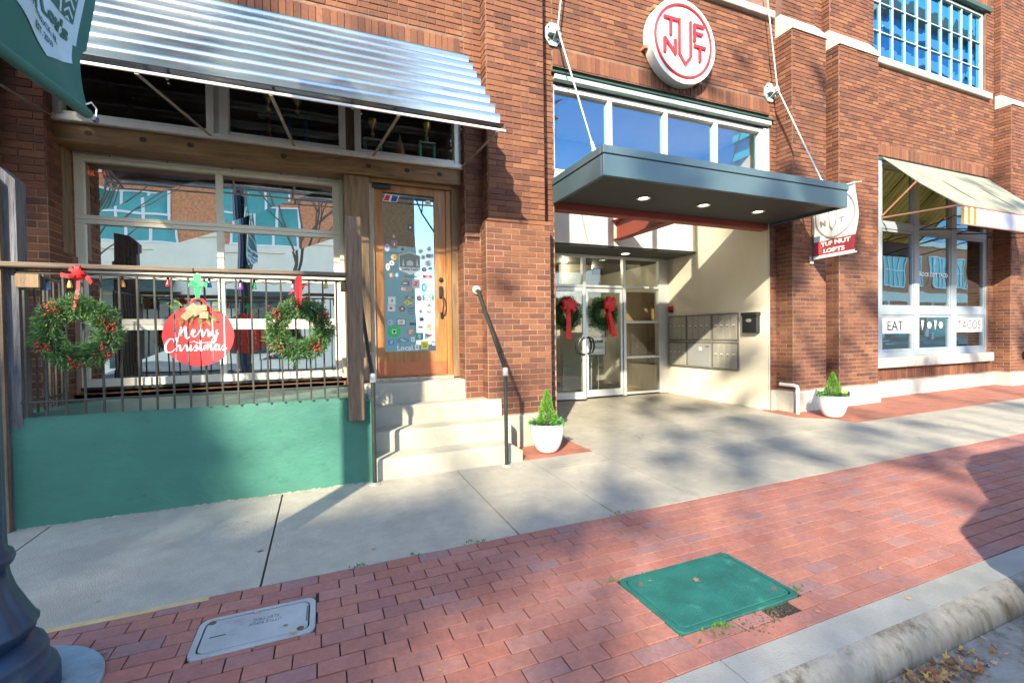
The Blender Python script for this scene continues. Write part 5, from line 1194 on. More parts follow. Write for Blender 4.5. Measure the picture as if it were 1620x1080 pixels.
MB().tube([(fx0, 5.70, 3.55), (fx0, 5.12, 4.06)], .017, 8).build('brace', BROWNT, FA); MB().tube([(fx0, 5.70, 3.50), (fx0, 4.5, 3.44)], .017, 8).build('brace', BROWNT, FA)
for x in (11.35, 12.7, 13.9):
    for k, (p, q) in enumerate((((x, 5.69, 3.55), (x, 4.5, 3.42)), ((x, 5.69, 3.35), (x, 4.52, 3.13)), ((x, 5.69, 3.35), (x, 5.1, 3.50)), ((x, 5.69, 4.6), (x, 4.52, 3.42)))): MB().tube([p, q], .012, 6).build('brace', BLACKM if k else BROWNT, FA)

# ---------------------------------------------------------------- mailboxes, letter box, alarm, downspout
ML = thing('mailbox_bank', (7.08, 7.3, 1.1), 'grey metal bank of apartment mailboxes on the cream entry wall', 'mailboxes')
for (y0, y1) in ((6.345, 6.965), (6.975, 7.645), (7.655, 8.20)):
    for (z0, z1, up) in ((1.150, 1.675, 1), (.600, 1.125, 0)):
        MB().cbox(7.075, 7.104, y0, y1, z0, z1, .004).build('cabinet', mat('mailbox_gap_dark', (.17, .16, .14), .5), ML)
        parcel = (not up) and 6.9 < y0 < 7.2
        if parcel:
            pd = MB().cbox(7.066, 7.076, y0 + .03, y1 - .03, z0 + .03, z1 - .03, .004).build('parcel_door', MAILG, ML)
            MB().box(7.0645, 7.0665, 7.22, 7.30, .96, 1.02).build('label_plate', WHITE, pd); MB().box(7.0645, 7.0665, 7.03, 7.13, 1.03, 1.045).build('slot', BLACKM, pd)
        else:
            n = 4; w = (y1 - y0 - .05) / n
            for i in range(n):
                ya = y0 + .025 + i * w
                md = MB().cbox(7.067, 7.077, ya + .004, ya + w - .004, z0 + .03, z1 - .03, .004).build('mailbox_door', MAILM, ML)
                lk = MB().lathe([(.009, 0), (.009, .006), (.004, .008)], (0, 0, 0), 10); lk.v = [(7.067 - p[2], ya + w / 2 + p[0], (z0 + z1) / 2 + .01 + p[1]) for p in lk.v]; lk.build('lock', BLACKM, md)
                MB().box(7.0655, 7.0672, ya + w * .3, ya + w * .7, (z0 + z1) / 2 + .035, (z0 + z1) / 2 + .048).build('name_plate', WHITE, md)
MB().cbox(7.07, 7.104, 6.34, 8.20, 1.127, 1.148, .003).build('divider', MAILM, ML)
LX = thing('letter_box', (7.05, 6.07, 1.46), 'small black letter box beside the mailboxes on the entry wall', 'letter box')
MB().cbox(7.02, 7.104, 5.90, 6.22, 1.30, 1.64, .012).build('body', BLACKM, LX); MB().cbox(7.0, 7.104, 5.885, 6.235, 1.60, 1.665, .01).build('lid', BLACKM, LX)
lk = MB().lathe([(.045, 0), (.045, .006), (.035, .01)], (0, 0, 0), 20); lk.v = [(7.02 - p[2], 6.07 + p[0] * 1.3, 1.52 + p[1] * .7) for p in lk.v]; autosmooth(lk.build('emblem', ZINC, LX))
FAo = thing('alarm_box', (7.09, 8.12, 1.83), 'small red and black alarm box on the entry wall by the lobby glass', 'alarm')
MB().cbox(7.04, 7.104, 8.07, 8.17, 1.82, 1.90, .006).build('red_top', SIGNR, FAo); MB().cbox(7.045, 7.104, 8.075, 8.165, 1.75, 1.819, .006).build('black_base', BLACKM, FAo)
DP = thing('drain_pipe', (6.95, 5.4, 0), 'short white drain elbow coming out at the foot of the brick pier', 'pipe')
autosmooth(MB().tube([(7.20, 5.60, .43), (7.20, 5.36, .43), (7.20, 5.30, .42), (7.20, 5.285, .38), (7.20, 5.285, .20), (7.20, 5.285, -.03)], .029, 12).build('pipe', WHITEF, DP))
autosmooth(MB().tube([(7.20, 5.285, .36), (7.20, 5.285, .30)], .035, 12).build('coupling', WHITEF, DP))
HB = thing('hose_reel', (14.72, 5.38, .69), 'small round dark hose bib on the far pier', 'hose bib')
autosmooth(ylathe([(.09, 0), (.09, .03), (.05, .05), (.02, .06)], (14.78, 5.395, .69), 20).build('wheel', BLACKM, HB))

# ---------------------------------------------------------------- planters
def blade_cloud(s, fn, n, l, w, rnd):
    for _ in range(n):
        p, d = fn(rnd); d = Vector(d).normalized(); a = d.cross(Vector((rnd.uniform(-1, 1), rnd.uniform(-1, 1), rnd.uniform(-1, 1)))).normalized() * w * rnd.uniform(.6, 1.3); L = l * rnd.uniform(.6, 1.3); p = Vector(p)
        s.add([p, p + d * L * .45 + a, p + d * L, p + d * L * .45 - a], [(0, 1, 2, 3)])
def planter(x, y, label, yellow):
    g = gz(x, y) + .004; r = random.Random(int(x * 10))
    t = thing('potted_plant', (x, y, g), label, 'potted plant', 'white pots with cone shaped shrubs by the entrance')
    autosmooth(MB().lathe([(.08, 0), (.105, .004), (.13, .03), (.16, .09), (.184, .17), (.197, .25), (.200, .315), (.200, .338), (.194, .344), (.184, .336), (.181, .30), (.10, .295)], (x, y, g), 48).build('pot', WHITEP, t), 50)
    MB().lathe([(.181, .30), (.1, .315), (.01, .32)], (x, y, g), 20).build('soil', SOILM, t)
    s = MB()
    hh = .37 if yellow else .41
    def cone(q):
        z = q.random() ** 1.15; a = q.uniform(0, 2 * PI); rad = .125 * (1 - z) ** .85 * (.55 + .5 * q.random() ** .5) * (1 + .18 * math.sin(a * 3 + z * 12))
        return (x + rad * math.cos(a), y + rad * math.sin(a), g + .32 + hh * z), (math.cos(a) * .6, math.sin(a) * .6, 1.1)
    blade_cloud(s, cone, 3800, .030, .0032, r); s.build('shrub', BRIGHTG, t)
    MB().tube([(x, y, g + .3), (x, y, g + .62)], [.01, .003], 6).build('stem', BARK, t)
    s = MB()
    def low(q):
        a = q.uniform(0, 2 * PI); rad = .20 * q.random() ** .4
        return (x + rad * math.cos(a), y + rad * math.sin(a), g + .325 + q.uniform(0, .055)), (math.cos(a), math.sin(a), q.uniform(-.3, .9))
    blade_cloud(s, low, 800, .036, .009, r); s.build('pansy_leaves', mat('pansy_leaf', (.055, .22, .03), .6, tone=.5), t)
    fl = [(PURF, -.21, -.08), (PURF, .19, -.11), (PURF, .05, -.2), (PURF, -.1, -.19)] + ([(YELF, -.03, -.17), (YELF, .01, -.19)] if yellow else [])
    for (m, dx, dy) in fl:
        f = MB(); c = Vector((x + dx, y + dy, g + (.42 if m is YELF and yellow else .385)))
        for k in range(5):
            a = 2 * PI * k / 5; f.prism([c + Vector((0, -.004, 0)), c + Vector((.022 * math.cos(a - .5), -.006, .022 * math.sin(a - .5))), c + Vector((.032 * math.cos(a), -.002, .032 * math.sin(a))), c + Vector((.022 * math.cos(a + .5), -.006, .022 * math.sin(a + .5)))], (0, -.003, 0))
        f.build('flower', m, t)
planter(2.49, 5.02, 'white pot with cone shaped green shrub beside the entrance steps', False)
planter(7.42, 4.86, 'white pot with yellow pansy and green shrub in front of the two far brick piers', True)

# ---------------------------------------------------------------- Christmas decorations
def ribbon(s, pts, wd, w):
    pts = [Vector(p) for p in pts]; wd = Vector(wd); vs = []
    for i, p in enumerate(pts):
        ww = w[i] if isinstance(w, (list, tuple)) else w
        vs += [p - wd * ww / 2, p + wd * ww / 2]
    s.add(vs, [(2 * i, 2 * i + 1, 2 * i + 3, 2 * i + 2) for i in range(len(pts) - 1)])
def bow(s, c, size, rnd, loops=6, wd=(0, 1, 0), yy=0.0):
    for k in range(loops):
        a = 2 * PI * k / loops + rnd.uniform(-.2, .2); L = size * rnd.uniform(.8, 1.1); t = Vector((math.cos(a), 0, math.sin(a))); n = Vector((0, -1, 0)); side = t.cross(n)
        P = []
        for i in range(9):
            u = i / 8 * PI; P.append(Vector(c) + t * (math.sin(u) ** .8) * L + n * (size * .35 * (1 - math.cos(u)) + yy) )
        ribbon(s, P, side, size * .42)
def wreath(name, cx, cy, cz, R, rt, nb, blade, label, group, rn, style):
    r = random.Random(rn); t = thing(name, (cx, cy, cz), label, 'wreath', group)
    for m, frac in ((PINEG, .45), (PINEB, .30), (mat('wreath_needles_light', (.20, .30, .06), .7, tone=.4), .25)) if style == 'rail' else ((LEAFG, 1.0),):
        s = MB()
        def fn(q):
            a = q.uniform(0, 2 * PI); lump = 1 + .22 * math.sin(a * 7 + rn) + .12 * math.sin(a * 11 + 2)
            b = q.uniform(0, 2 * PI); rr = rt * math.sqrt(q.random()) * lump
            p = (cx + (R + rr * math.cos(b)) * math.cos(a), cy - .02 + rr * .7 * math.sin(b), cz + (R + rr * math.cos(b)) * math.sin(a))
            ta = q.choice((-1, 1)) * .6
            return p, (math.cos(a) * math.cos(b) - math.sin(a) * ta + q.uniform(-.4, .4), math.sin(b) - .35, math.sin(a) * math.cos(b) + math.cos(a) * ta + q.uniform(-.4, .4))
        blade_cloud(s, fn, int(nb * frac), blade, blade * (.06 if style == 'rail' else .1), r); s.build('foliage', m, t)
    MB().tube([(cx + R * math.cos(2 * PI * k / 24), cy, cz + R * math.sin(2 * PI * k / 24)) for k in range(25)], rt * .35, 6, False).build('ring_frame', mat('dark_wreath_core', (.015, .03, .012), .9), t)
    return t, r
RW = 'pine wreaths tied to the porch railing'
def rail_wreath(cx, cz, rn, label, spots, cones):
    t, r = wreath('wreath', cx, 4.735, cz, .20, .070, 8500, .058, label, RW, rn, 'rail')
    for (a, q) in spots:
        s = MB(); c = Vector((cx + .21 * math.cos(a), 4.65, cz + .21 * math.sin(a)))
        for _ in range(15): p = c + Vector((r.gauss(0, .024), r.uniform(-.02, .02), r.gauss(0, .024))) + Vector((math.cos(q), 0, math.sin(q))) * r.uniform(0, .07); s.ball(p, r.uniform(.0065, .010), 6, 4)
        s.build('berries', BERRY, t, smooth=True)
    for (a, tilt_) in cones:
        c = (cx + .20 * math.cos(a), 4.66, cz + .20 * math.sin(a)); s = MB()
        for k in range(7):
            rr = .026 * math.sin(PI * (k + 1) / 9)
            for q in range(8): an = 2 * PI * q / 8 + k * .4; p = Vector((c[0] + rr * math.cos(an), c[1] + rr * math.sin(an), c[2] - .03 + k * .010)); s.add([p, p + Vector((math.cos(an) * .014 + .004, math.sin(an) * .014, .005)), p + Vector((math.cos(an) * .014 - .004, math.sin(an) * .014, .006))], [(0, 1, 2)])
        s.tube([(c[0], c[1], c[2] - .03), (c[0], c[1], c[2] + .04)], [.014, .006], 6); s.build('pine_cone', CONEM, t)
    return t, r
t, r = rail_wreath(-1.785, 1.415, 3, 'full green berried wreath on the railing beside the corner post at the far left', [(2.2, 2.5), (.2, -1), (-.75, -.3), (-1.45, -2.2), (-2.6, 3.6)], [(2.15, 0), (-.6, 0), (-2.5, 0), (.5, 0)])
s = MB(); ribbon(s, [(-1.765, 4.70, 1.90), (-1.77, 4.69, 1.75), (-1.785, 4.67, 1.62), (-1.79, 4.66, 1.59)], (1, 0, .1), .022); bow(s, (-1.765, 4.70, 1.885), .065, r, 5); ribbon(s, [(-1.765, 4.69, 1.88), (-1.82, 4.68, 1.85), (-1.87, 4.68, 1.865)], (.2, 0, 1), .03); ribbon(s, [(-1.765, 4.69, 1.88), (-1.70, 4.68, 1.84), (-1.68, 4.68, 1.80)], (.5, 0, 1), .03); s.build('ribbon', BRIGHTR, t)
t, r = rail_wreath(-.185, 1.42, 8, 'squarer pine wreath with dark red berries on the railing next to the wood post', [(1.6, 1.6), (2.6, 2), (.6, .4), (-2.4, 4), (-.7, -2.2)], [(-.65, 0), (2.5, 0)])
s = MB(); ribbon(s, [(-.18, 4.70, 1.91), (-.178, 4.69, 1.80), (-.185, 4.67, 1.66), (-.19, 4.66, 1.62)], (1, 0, 0), .042); ribbon(s, [(-.20, 4.69, 1.90), (-.205, 4.68, 1.80), (-.20, 4.66, 1.70)], (1, .3, 0), .025); ribbon(s, [(-.18, 4.69, 1.78), (-.24, 4.68, 1.76), (-.27, 4.68, 1.74)], (.1, 0, 1), .012); ribbon(s, [(-.18, 4.69, 1.80), (-.12, 4.68, 1.83), (-.10, 4.68, 1.815)], (.1, 0, 1), .012); s.build('ribbon', BRIGHTR, t)
DW = 'wreaths with big red bows on the glass doors'
def door_wreath(cx, cy, cz, rn, label, lean):
    t, r = wreath('wreath', cx, cy, cz, .225, .11, 6500, .05, label, DW, rn, 'door')
    s = MB(); c = (cx + .06 + (0 if lean else -.08), cy - .10, cz + .17)
    for q in range(3): bow(s, c, .175 - .035 * q, r, 7 - q, yy=.03 * q)
    s.build('bow', BRIGHTR, t)
    s = MB(); b = c[0] + .01; e = lean
    ribbon(s, [(b, cy - .10, c[2] - .05), (b + .03 * e, cy - .13, c[2] - .25), (b + .09 * e, cy - .12, c[2] - .48), (b + .15 * e, cy - .11, c[2] - .66)], (1, .1, 0), [.09, .10, .12, .13]); ribbon(s, [(b - .03, cy - .09, c[2] - .05), (b + .0, cy - .10, c[2] - .3), (b + .06 * e, cy - .10, c[2] - .58)], (1, .2, 0), [.08, .09, .10]); s.build('ribbon_tails', BRIGHTR, t)
    return t
door_wreath(4.46, 8.09, 1.72, 11, 'green wreath with red bow on the partly open left entrance door', 0)
door_wreath(5.38, 8.20, 1.74, 12, 'green wreath with red bow and slanting tails on the closed right entrance door', 1)

OS = thing('christmas_sign', (-.975, 4.72, 1.4), 'round red plank ornament sign reading Merry Christmas on the porch railing', 'sign')
ox, oz, orr = -.975, 1.375, .262
edges = [-.265, -.172, -.078, .012, .10, .188, .265]
for a, b in zip(edges, edges[1:]):
    a, b = a + (.0055 if a > -.26 else 0), b - (.0055 if b < .26 else 0)
    top_, bot = [], []
    for k in range(7):
        x = a + (b - a) * k / 6; h = math.sqrt(max(0, orr ** 2 - x * x)); top_.append((ox + x, 4.725, oz + h)); bot.append((ox + x, 4.725, oz - h))
    MB().prism(bot + top_[::-1], (0, -.012, 0)).build('plank', ORNR, OS)
hk = MB(); hk.tube([(ox + .05 * math.cos(PI * k / 10), 4.72, oz + .262 + .055 * math.sin(PI * k / 10)) for k in range(11)], .014, 6); hk.build('hanger_loop', ORNR, OS)
s = MB(); rr_ = random.Random(5)
ribbon(s, [(ox, 4.70, 1.90), (ox + .003, 4.69, 1.80), (ox, 4.70, 1.69)], (1, 0, 0), [.055, .05, .03]); ribbon(s, [(ox, 4.69, 1.80), (ox - .04, 4.68, 1.825), (ox - .06, 4.68, 1.80)], (.2, 0, 1), .035); ribbon(s, [(ox, 4.69, 1.80), (ox + .05, 4.68, 1.82), (ox + .075, 4.68, 1.79)], (.2, 0, 1), .035); s.build('green_ribbon', GRIB, OS)
bb = MB()
for (x, z, w, h, a) in ((-.045, .235, .085, .05, .7), (.03, .235, .075, .05, .05), (-.075, .175, .085, .055, .75), (-.01, .20, .06, .055, .6), (.045, .175, .065, .06, -.05)):
    c = Vector((ox + x, 4.70, oz + z)); d = Vector((math.cos(a), 0, math.sin(a))); u = Vector((-math.sin(a), 0, math.cos(a)))
    bb.prism([c - d * w / 2 - u * h / 2, c + d * w / 2 - u * h / 2, c + d * w / 2 + u * h / 2, c - d * w / 2 + u * h / 2], (0, -.012, 0)); bb.v = [(p[0], p[1] + rr_.uniform(-.003, .003), p[2]) for p in bb.v]
bb.build('burlap_bow', BURLAP, OS)
sp_ = MB()
for (x, z, a) in ((-.07, .19, -2.5), (-.09, .17, -2.1), (-.03, .18, -1.9), (.01, .17, -1.4), (.06, .17, -1.3), (.07, .18, -.7), (-.12, .22, 2.8), (.11, .21, .2), (.1, .26, .5), (-.1, .25, 2.5)):
    for k in range(40):
        d = Vector((math.cos(a), 0, math.sin(a))); p = Vector((ox + x, 4.698, oz + z)) + d * k / 40 * .075; q = d + Vector((rr_.uniform(-.8, .8), rr_.uniform(-.5, .1), rr_.uniform(-.8, .8))); q.normalize(); w = Vector((-q.z, 0, q.x)) * .0022
        sp_.add([p, p + q * .012 + w, p + q * .024, p + q * .012 - w], [(0, 1, 2, 3)])
sp_.build('pine_sprigs', mat('fresh_sprig_green', (.12, .27, .04), .7, tone=.4), OS, kind='stuff')
# brush lettering, stroke by stroke (units: x-height = 1)
GL = {
 'M': (2.55, [[(-.15, .2), (-.1, -.05), (.12, .1), (.30, 1.1), (.42, 1.75), (.50, 1.1), (.50, .45), (.72, 1.2), (.98, 1.8), (1.05, 1.2), (1.08, .3), (1.28, .02), (1.55, .3)]]),
 'e': (.95, [[(-.1, .3), (.35, .5), (.52, .85), (.30, 1.0), (.12, .65), (.18, .15), (.45, .0), (.85, .35)]]),
 'r': (.80, [[(-.1, .35), (.15, .95), (.22, .98), (.38, .85), (.42, .5), (.42, .15), (.55, 0), (.75, .35)]]),
 'y': (1.0, [[(-.1, .4), (.12, .95), (.12, .35), (.32, .05), (.58, .4), (.68, .98), (.62, .2), (.45, -.65), (.15, -.85), (.05, -.55), (.4, -.15), (.95, .45)]]),
 'C': (1.45, [[(1.0, 1.35), (.95, 1.75), (.55, 1.8), (.12, 1.2), (.0, .5), (.2, .02), (.65, -.02), (1.1, .35)]]),
 'h': (1.05, [[(-.1, .3), (.2, 1.2), (.32, 1.75), (.18, 1.6), (.12, .8), (.12, .0), (.25, .7), (.48, .95), (.55, .6), (.58, .12), (.72, 0), (.95, .35)]]),
 'i': (.55, [[(-.1, .35), (.12, .95), (.10, .3), (.2, 0), (.48, .35)], [(.16, 1.35), (.18, 1.42)]]),
 's': (.75, [[(-.1, .3), (.22, .85), (.30, 1.0), (.42, .55), (.38, .1), (.15, -.02), (.02, .15)], [(.3, .02), (.5, .1), (.68, .35)]]),
 't': (.70, [[(-.1, .35), (.18, 1.1), (.22, 1.7), (.16, .8), (.18, .15), (.35, 0), (.62, .35)], [(-.9, 1.35), (-.75, 1.55), (-.2, 1.30), (.6, 1.28), (1.5, 1.30), (2.2, 1.12)]]),
 'm': (1.5, [[(-.1, .4), (.12, .95), (.12, .0), (.3, .8), (.5, .95), (.52, .1), (.7, .8), (.92, .95), (.95, .25), (1.1, 0), (1.35, .35)]]),
 'a': (1.0, [[(.55, .85), (.25, 1.0), (.02, .5), (.18, 0), (.48, .3), (.6, .95), (.55, .25), (.7, 0), (.92, .35)]]),
}
def catmull(P, n=6):
    out = []
    for i in range(len(P) - 1):
        p0, p1, p2, p3 = P[max(i - 1, 0)], P[i], P[i + 1], P[min(i + 2, len(P) - 1)]
        for k in range(n):
            t = k / n; out.append(tuple(.5 * ((2 * p1[q]) + (-p0[q] + p2[q]) * t + (2 * p0[q] - 5 * p1[q] + 4 * p2[q] - p3[q]) * t * t + (-p0[q] + 3 * p1[q] - 3 * p2[q] + p3[q]) * t ** 3) for q in (0, 1)))
    return out + [P[-1]]
def script(word, x0, z0, u, pen):
    x = x0
    for ch in word:
        adv, sts = GL[ch]; s = MB()
        for k, st in enumerate(sts):
            P = catmull(st); n = len(P); L, R = [], []
            for i, (a, b) in enumerate(P):
                dx, dz = P[min(i + 1, n - 1)][0] - P[max(i - 1, 0)][0], P[min(i + 1, n - 1)][1] - P[max(i - 1, 0)][1]; l = math.hypot(dx, dz) or 1
                w = pen * (.42 + .75 * max(0, -dz / l) ** 1.2 + .12 * abs(dx / l)) * (.55 if (ch == 't' and k == 1) else 1)
                if ch == 'i' and k == 1: w = pen
                nx, nz = -dz / l, dx / l; cx, cz = x + a * u, z0 + b * u
                L.append((cx + nx * w / 2, cz + nz * w / 2)); R.append((cx - nx * w / 2, cz - nz * w / 2))
            y0 = 4.7085 - .0006 * k
            o = len(s.v); v = [(p[0], y0, p[1]) for p in L] + [(p[0], y0, p[1]) for p in R] + [(p[0], 4.713, p[1]) for p in L] + [(p[0], 4.713, p[1]) for p in R]
            f = []
            for i in range(n - 1): f += [(i, i + 1, n + i + 1, n + i), (i, 2 * n + i, 2 * n + i + 1, i + 1), (n + i, n + i + 1, 3 * n + i + 1, 3 * n + i)]
            s.add(v, f)
        s.build('letter', WHITE, OS)
        x += adv * u
script('M', -1.13, 1.350, .058, .0135)
script('erry', -1.030, 1.368, .0580, .0135)
script('C', -1.215, 1.240, .060, .0135)
script('hristmas', -1.140, 1.247, .0525, .0125)

LS = thing('string_lights', (-1, 4.8, 1.8), 'string of coloured Christmas bulbs hung along the top of the porch railing', 'string lights')
bulbs = [(-2.06, 1.80, (.10, .06, .45)), (-2.0, 1.785, (.05, .2, .5)), (-1.862, 1.806, (.75, .5, .1)), (-1.52, 1.82, (.85, .35, .03)), (-1.206, 1.832, (.75, .02, .03)), (-.905, 1.83, (.03, .25, .5)), (-.666, 1.82, (.4, .05, .6)), (-.558, 1.826, (.02, .4, .15)), (-.239, 1.825, (.35, .1, .5)), (.048, 1.845, (.75, .55, .05))]
for (x, z, c) in bulbs:
    bm = mat('bulb_%d' % int(-x * 1000), c, .15, var=.02)
    autosmooth(MB().lathe([(.0175, -.035), (.020, -.028), (.017, -.01), (.010, .015), (.009, .022)], (x, 4.80, z), 12).build('bulb', bm, LS)); MB().lathe([(.010, .022), (.011, .045)], (x, 4.80, z), 10).build('socket', BLACKM, LS)
cd = [(-2.14, 4.80, 1.87)]
for i, (x, z, c) in enumerate(bulbs):
    if i: xm = (cd[-1][0] + x) / 2; cd.append((xm, 4.803, z + .012))
    cd.append((x, 4.80, z + .05))
cd.append((.2, 4.80, 1.86)); MB().tube(cd, .0035, 5).build('cord', mat('green_cord', (.01, .04, .02), .6), LS)

# ---------------------------------------------------------------- leaves
def leaf_shape(s, p, size, r, flat=.25):
    n = 10; a0 = r.uniform(0, 2 * PI); tx, ty = r.gauss(0, flat), r.gauss(0, flat); P = []
    for k in range(n):
        a = a0 + 2 * PI * k / n; rr = size * ((1.0 if k % 2 == 0 else .45) * r.uniform(.75, 1.15)); dx, dy = rr * math.cos(a), rr * math.sin(a)
        P.append((p[0] + dx, p[1] + dy, p[2] + .002 + max(-.002, dx * tx + dy * ty + .25 * rr * r.random())))
    c = (p[0], p[1], p[2] + .004)
    s.add([c] + P, [(0, k + 1, (k + 1) % n + 1) for k in range(n)])
r = random.Random(21)
s = MB()
for _ in range(4200):
    x = r.uniform(2.1, 9); y = 1.205 + r.gauss(0, .05) + .02 * math.sin(x * 5)
    if y > 1.283 or y < .7 or r.random() > (.5 + .5 * math.sin(x * 3.1 + 1)) * 1.2: continue
    leaf_shape(s, (x, y, gz(x, y) - .132 + r.random() * .02), r.uniform(.008, .024), r, .7)
for _ in range(160):
    x = r.uniform(1.9, 8); y = r.uniform(.3, 1.25); leaf_shape(s, (x, y, gz(x, y) - .134), r.uniform(.006, .016), r, .4)
tag(s.build('gutter_leaves', DRYL, kind='stuff'), 'drift of brown and yellow fallen leaves in the gutter', 'leaves')
fall = [(.95, 3.15), (1.9, 2.9), (2.55, 2.25), (2.85, 2.62), (3.3, 2.4), (3.9, 2.35), (-.98, 2.75), (-.2, 2.62), (-.16, 2.53), (-.35, 2.8), (-.58, 4.2), (-.42, 3.6), (.3, 3.3), (2.3, 3.9), (2.6, 3.55), (3.4, 4.0), (3.0, 4.9), (3.9, 5.1), (4.6, 5.5), (5.2, 4.2), (6.2, 4.0), (7.0, 3.5), (8.3, 3.8), (6.1, 2.7), (5.3, 2.5), (4.9, 2.0), (2.1, 1.66), (2.35, 1.62), (3.1, 1.75), (2.0, 2.1), (1.75, 2.2), (1.2, 2.3), (.7, 2.2), (.95, 1.9), (-1.2, 3.3), (3.6, 2.8), (4.3, 2.9), (6.4, 2.2), (1.45, 2.62), (.45, 2.0), (2.9, 1.5)]
for i, (x, y) in enumerate(fall):
    s = MB(); on = .006 if (1.58 < x < 2.42 and 1.75 < y < 2.3) or (-.61 < x < -.06 and 2.5 < y < 2.85) else (.0012 if y < 3.1 else .0005)
    leaf_shape(s, (0, 0, 0), r.uniform(.012, .026) * (1.0 if y < 3.6 else 1.2), r, .2)
    o = s.build('fallen_leaf', DRYL); o.location = (x, y, gz(x, y) + on)
    wh = ('on the pale grey utility cover' if (-.61 < x < -.06 and 2.5 < y < 2.85) else 'on the green utility cover' if (1.58 < x < 2.42 and 1.75 < y < 2.3) else
          'on the brick paving left of the green cover' if y < 3.1 and x < 1.58 else 'on the brick paving between the green cover and the kerb' if y < 1.76 else 'on the brick paving right of the green cover' if y < 3.1 else
          'on the concrete in front of the green wall' if x < .5 else 'on the concrete in front of the entrance' if x < 7.1 else 'on the concrete in front of the far brick piers')
    tag(o, 'small dry fallen leaf lying ' + wh, 'leaf', 'dry leaves ' + wh)

# ---------------------------------------------------------------- across the street (seen in the glass, casting the shade)
OB = thing('opposite_building', (-10, -18, 0), 'cream and orange brick building with teal windows seen mirrored in the shop glass', 'building')
ow = MB()
ow.box(-34, 5.4, -26, -17.0, -.5, 6.5); ow.build('ground_floor', OPPC, OB)
MB().box(-34, 5.4, -26, -17.0, 6.5, 12.6).build('upper_wall', OPPB, OB)
MB().box(-34, -13.6, -17.6, -17.0, 12.6, 14.02).build('upper_wall', OPPB, OB)  # roofline raised here, shaped to push its shadow further across the left sidewalk
MB().box(-34, 5.4, -17.25, -16.9, 6.3, 6.7).build('cornice', OPPC, OB)
bal = MB()
for x in [-34 + i * .92 for i in range(23)]: bal.box(x, x + .46, -17.3, -17.05, 14.02, 14.30)
bal.box(-34, -13.5, -17.35, -17.0, 14.30, 14.52); bal.build('parapet', OPPC, OB)  # openings shaped to let light spots into the sidewalk shadow
for k in range(8):
    x0 = -32.5 + k * 5.75 - .9
    if x0 + 3.3 > .5: break
    for (z0, z1) in ((6.75, 9.1), (9.9, 12.0)):
        f = MB(); f.box(x0, x0 + 3.3, -17.0, -16.93, z0, z1); fo = f.build('window', OPPG, OB)
        g = MB()
        for q in range(4): xx = x0 + q * 1.1; g.box(xx - .06, xx + .06, -16.93, -16.88, z0, z1)
        for zz in (z0 - .08, z0 + .7, z1): g.box(x0 - .08, x0 + 3.38, -16.925, -16.87, zz, zz + .11)
        g.build('frame', OPPW, fo)
    MB().box(x0 + .2, x0 + 3.0, -17.0, -16.94, .3, 3.2).build('shop_window', OPPD, OB)
    MB().prism([(x0 - .3, -16.95, 4.4), (x0 - .3, -15.9, 3.5), (x0 - .3, -15.9, 3.3), (x0 - .3, -16.95, 4.2)], (3.8, 0, 0)).build('awning', DGREEN, OB)
OT = thing('far_tower', (100, -40, 0), 'tall white and blue glass office block mirrored in the upper windows', 'building')
MB().box(79, 165, -60, -34, -1, 50).build('tower_body', BLUEGL, OT)
for k in range(13): MB().box(78.8, 165.2, -60.2, -33.6, 1.5 + k * 3.8, 2.9 + k * 3.8).build('floor_band', OPPW, OT)
MB().box(78, 166, -61, -33, 50, 52).build('roof_edge', OPPB, OT)

OD = thing('row_building', (60, -19, 0), 'low brick row with teal windows further down the far side mirrored in the restaurant glass', 'building')
MB().box(38, 100, -26, -19, -.5, 10.5).build('wall', OPPB, OD); MB().box(38, 100, -19.1, -18.9, 4.2, 5.2).build('cornice', OPPC, OD); MB().box(38, 100, -19.2, -18.8, 10.3, 10.9).build('parapet', OPPC, OD)
for k in range(15):
    x0 = 39 + k * 4.1
    fo = MB().box(x0, x0 + 2.7, -19, -18.94, 5.8, 9.2).build('window', OPPG, OD); g = MB()
    for q in range(4): g.box(x0 + q * .9 - .06, x0 + q * .9 + .06, -18.94, -18.88, 5.8, 9.2)
    for zz in (5.75, 7.4, 9.1): g.box(x0, x0 + 2.7, -18.935, -18.875, zz, zz + .12)
    g.build('frame', OPPW, fo)
    MB().box(x0, x0 + 3.2, -19, -18.93, .4, 3.6).build('shop_window', OPPD if k % 2 else OPPG, OD); MB().box(x0 - .5, x0 - .2, -19, -18.8, 0, 4.2).build('column', OPPC, OD)

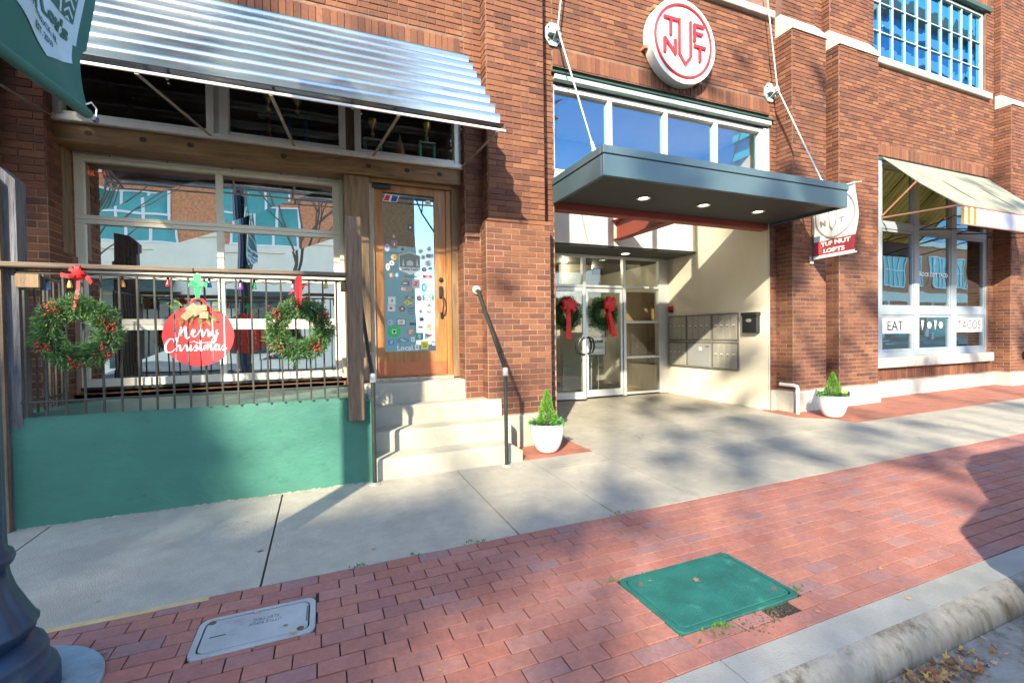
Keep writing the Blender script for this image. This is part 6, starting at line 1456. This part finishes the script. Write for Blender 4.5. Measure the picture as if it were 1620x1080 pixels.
def tree(x, y, h, spread, seed, label, leaves=900, ls=.16):
    r = random.Random(seed); t = thing('street_tree', (x, y, -.2), label, 'tree', 'street trees on the far pavement')
    s = MB(); tips = []
    def grow(p, d, L, rad, lev):
        n = 4; P = [p]; dd = d.copy()
        for i in range(n): dd = (dd + Vector((r.gauss(0, .12), r.gauss(0, .12), r.gauss(0, .06) + .04))).normalized(); P.append(P[-1] + dd * L / n)
        s.tube(P, [rad * (1 - .45 * i / n) for i in range(n + 1)], 6 if lev < 2 else 4, False)
        if lev >= 4: tips.append(P[-1]); tips.append(P[2]); return
        for k in range(3 if lev else 5):
            q = P[-1] if k < 2 else P[r.choice((2, 3))]; a = r.uniform(0, 2 * PI); sp = spread * r.uniform(.6, 1.2)
            nd = (dd + Vector((math.cos(a), math.sin(a), r.uniform(-.1, .5))) * sp).normalized(); grow(q, nd, L * r.uniform(.6, .82), rad * .55, lev + 1)
    grow(Vector((x, y, -.3)), Vector((0, 0, 1)), h * .36, h * .0065, 0)
    s.build('trunk', BARK, t, smooth=True)
    c = MB()
    for _ in range(leaves):
        p = r.choice(tips) + Vector((r.gauss(0, .3), r.gauss(0, .3), r.gauss(0, .25))); a = Vector((r.uniform(-1, 1), r.uniform(-1, 1), r.uniform(-1, 1))).normalized(); b = a.cross(Vector((r.random(), r.random(), r.random() + .1))).normalized(); e = ls * r.uniform(.6, 1.4)
        c.quad(p - a * e, p + b * e * .6, p + a * e, p - b * e * .6)
    c.build('crown', TLEAF, t)
tree(-11.0, -12.6, 17, .62, 2, 'tall street tree across the road opposite the shop window', 110, .40)
tree(-13.1, -12.6, 16, .5, 5, 'leafier street tree across the road, crown shaped to shade the green wall', 1400, .46)  # dense unseen crown added to cast soft shade on the green wall
tree(-1.2, -12.6, 18, .62, 9, 'street tree across the road opposite the entrance canopy', 200, .40)
tree(7.2, -12.8, 18, .6, 14, 'street tree across the road opposite the brick piers', 380, .42)

CR = thing('parked_car', (5.6, .0, -.2), 'dark blue car parked at the kerb beside the far piers', 'car')
side = [(3.25, .28), (3.2, .62), (3.4, .86), (4.15, 1.0), (4.75, 1.42), (5.2, 1.55), (6.9, 1.55), (7.5, 1.1), (7.8, .95), (7.85, .35)]
z_ = -.2
bd = MB(); k = len(side); ws_ = [(-.95, .0), (-.9, .02), (.78, .02), (.84, .0)]
vs = []
for (y, e) in ((-.92, .05), (-.86, 0), (.76, 0), (.82, .05)): vs += [(5.5 + (x - 5.5) * (1 - e), y, z_ + .0 + z * (1 - e * .4)) for x, z in side]
bd.add(vs, [(i * k + j, i * k + (j + 1) % k, (i + 1) * k + (j + 1) % k, (i + 1) * k + j) for i in range(3) for j in range(k)] + [tuple(range(k - 1, -1, -1)), tuple(3 * k + j for j in range(k))])
autosmooth(bd.build('body', VANP, CR), 40)
for x in (4.05, 6.9):
    for y in (-.80, .72):
        w = MB().lathe([(.2, -.09), (.32, -.09), (.34, -.05), (.34, .05), (.32, .09), (.2, .09)], (0, 0, 0), 24); w.v = [(x + p[0], y + p[2], z_ + .33 + p[1]) for p in w.v]; w.build('wheel', TYRE, CR)
MB().cbox(4.75, 4.9, .82, 1.02, z_ + .98, z_ + 1.12, .03).build('mirror', VANP, CR)
MB().prism([(4.3, .825, z_ + 1.0), (4.85, .825, z_ + 1.4), (6.8, .825, z_ + 1.42), (7.3, .825, z_ + 1.05)], (0, .004, 0)).build('side_window', OPPD, CR)
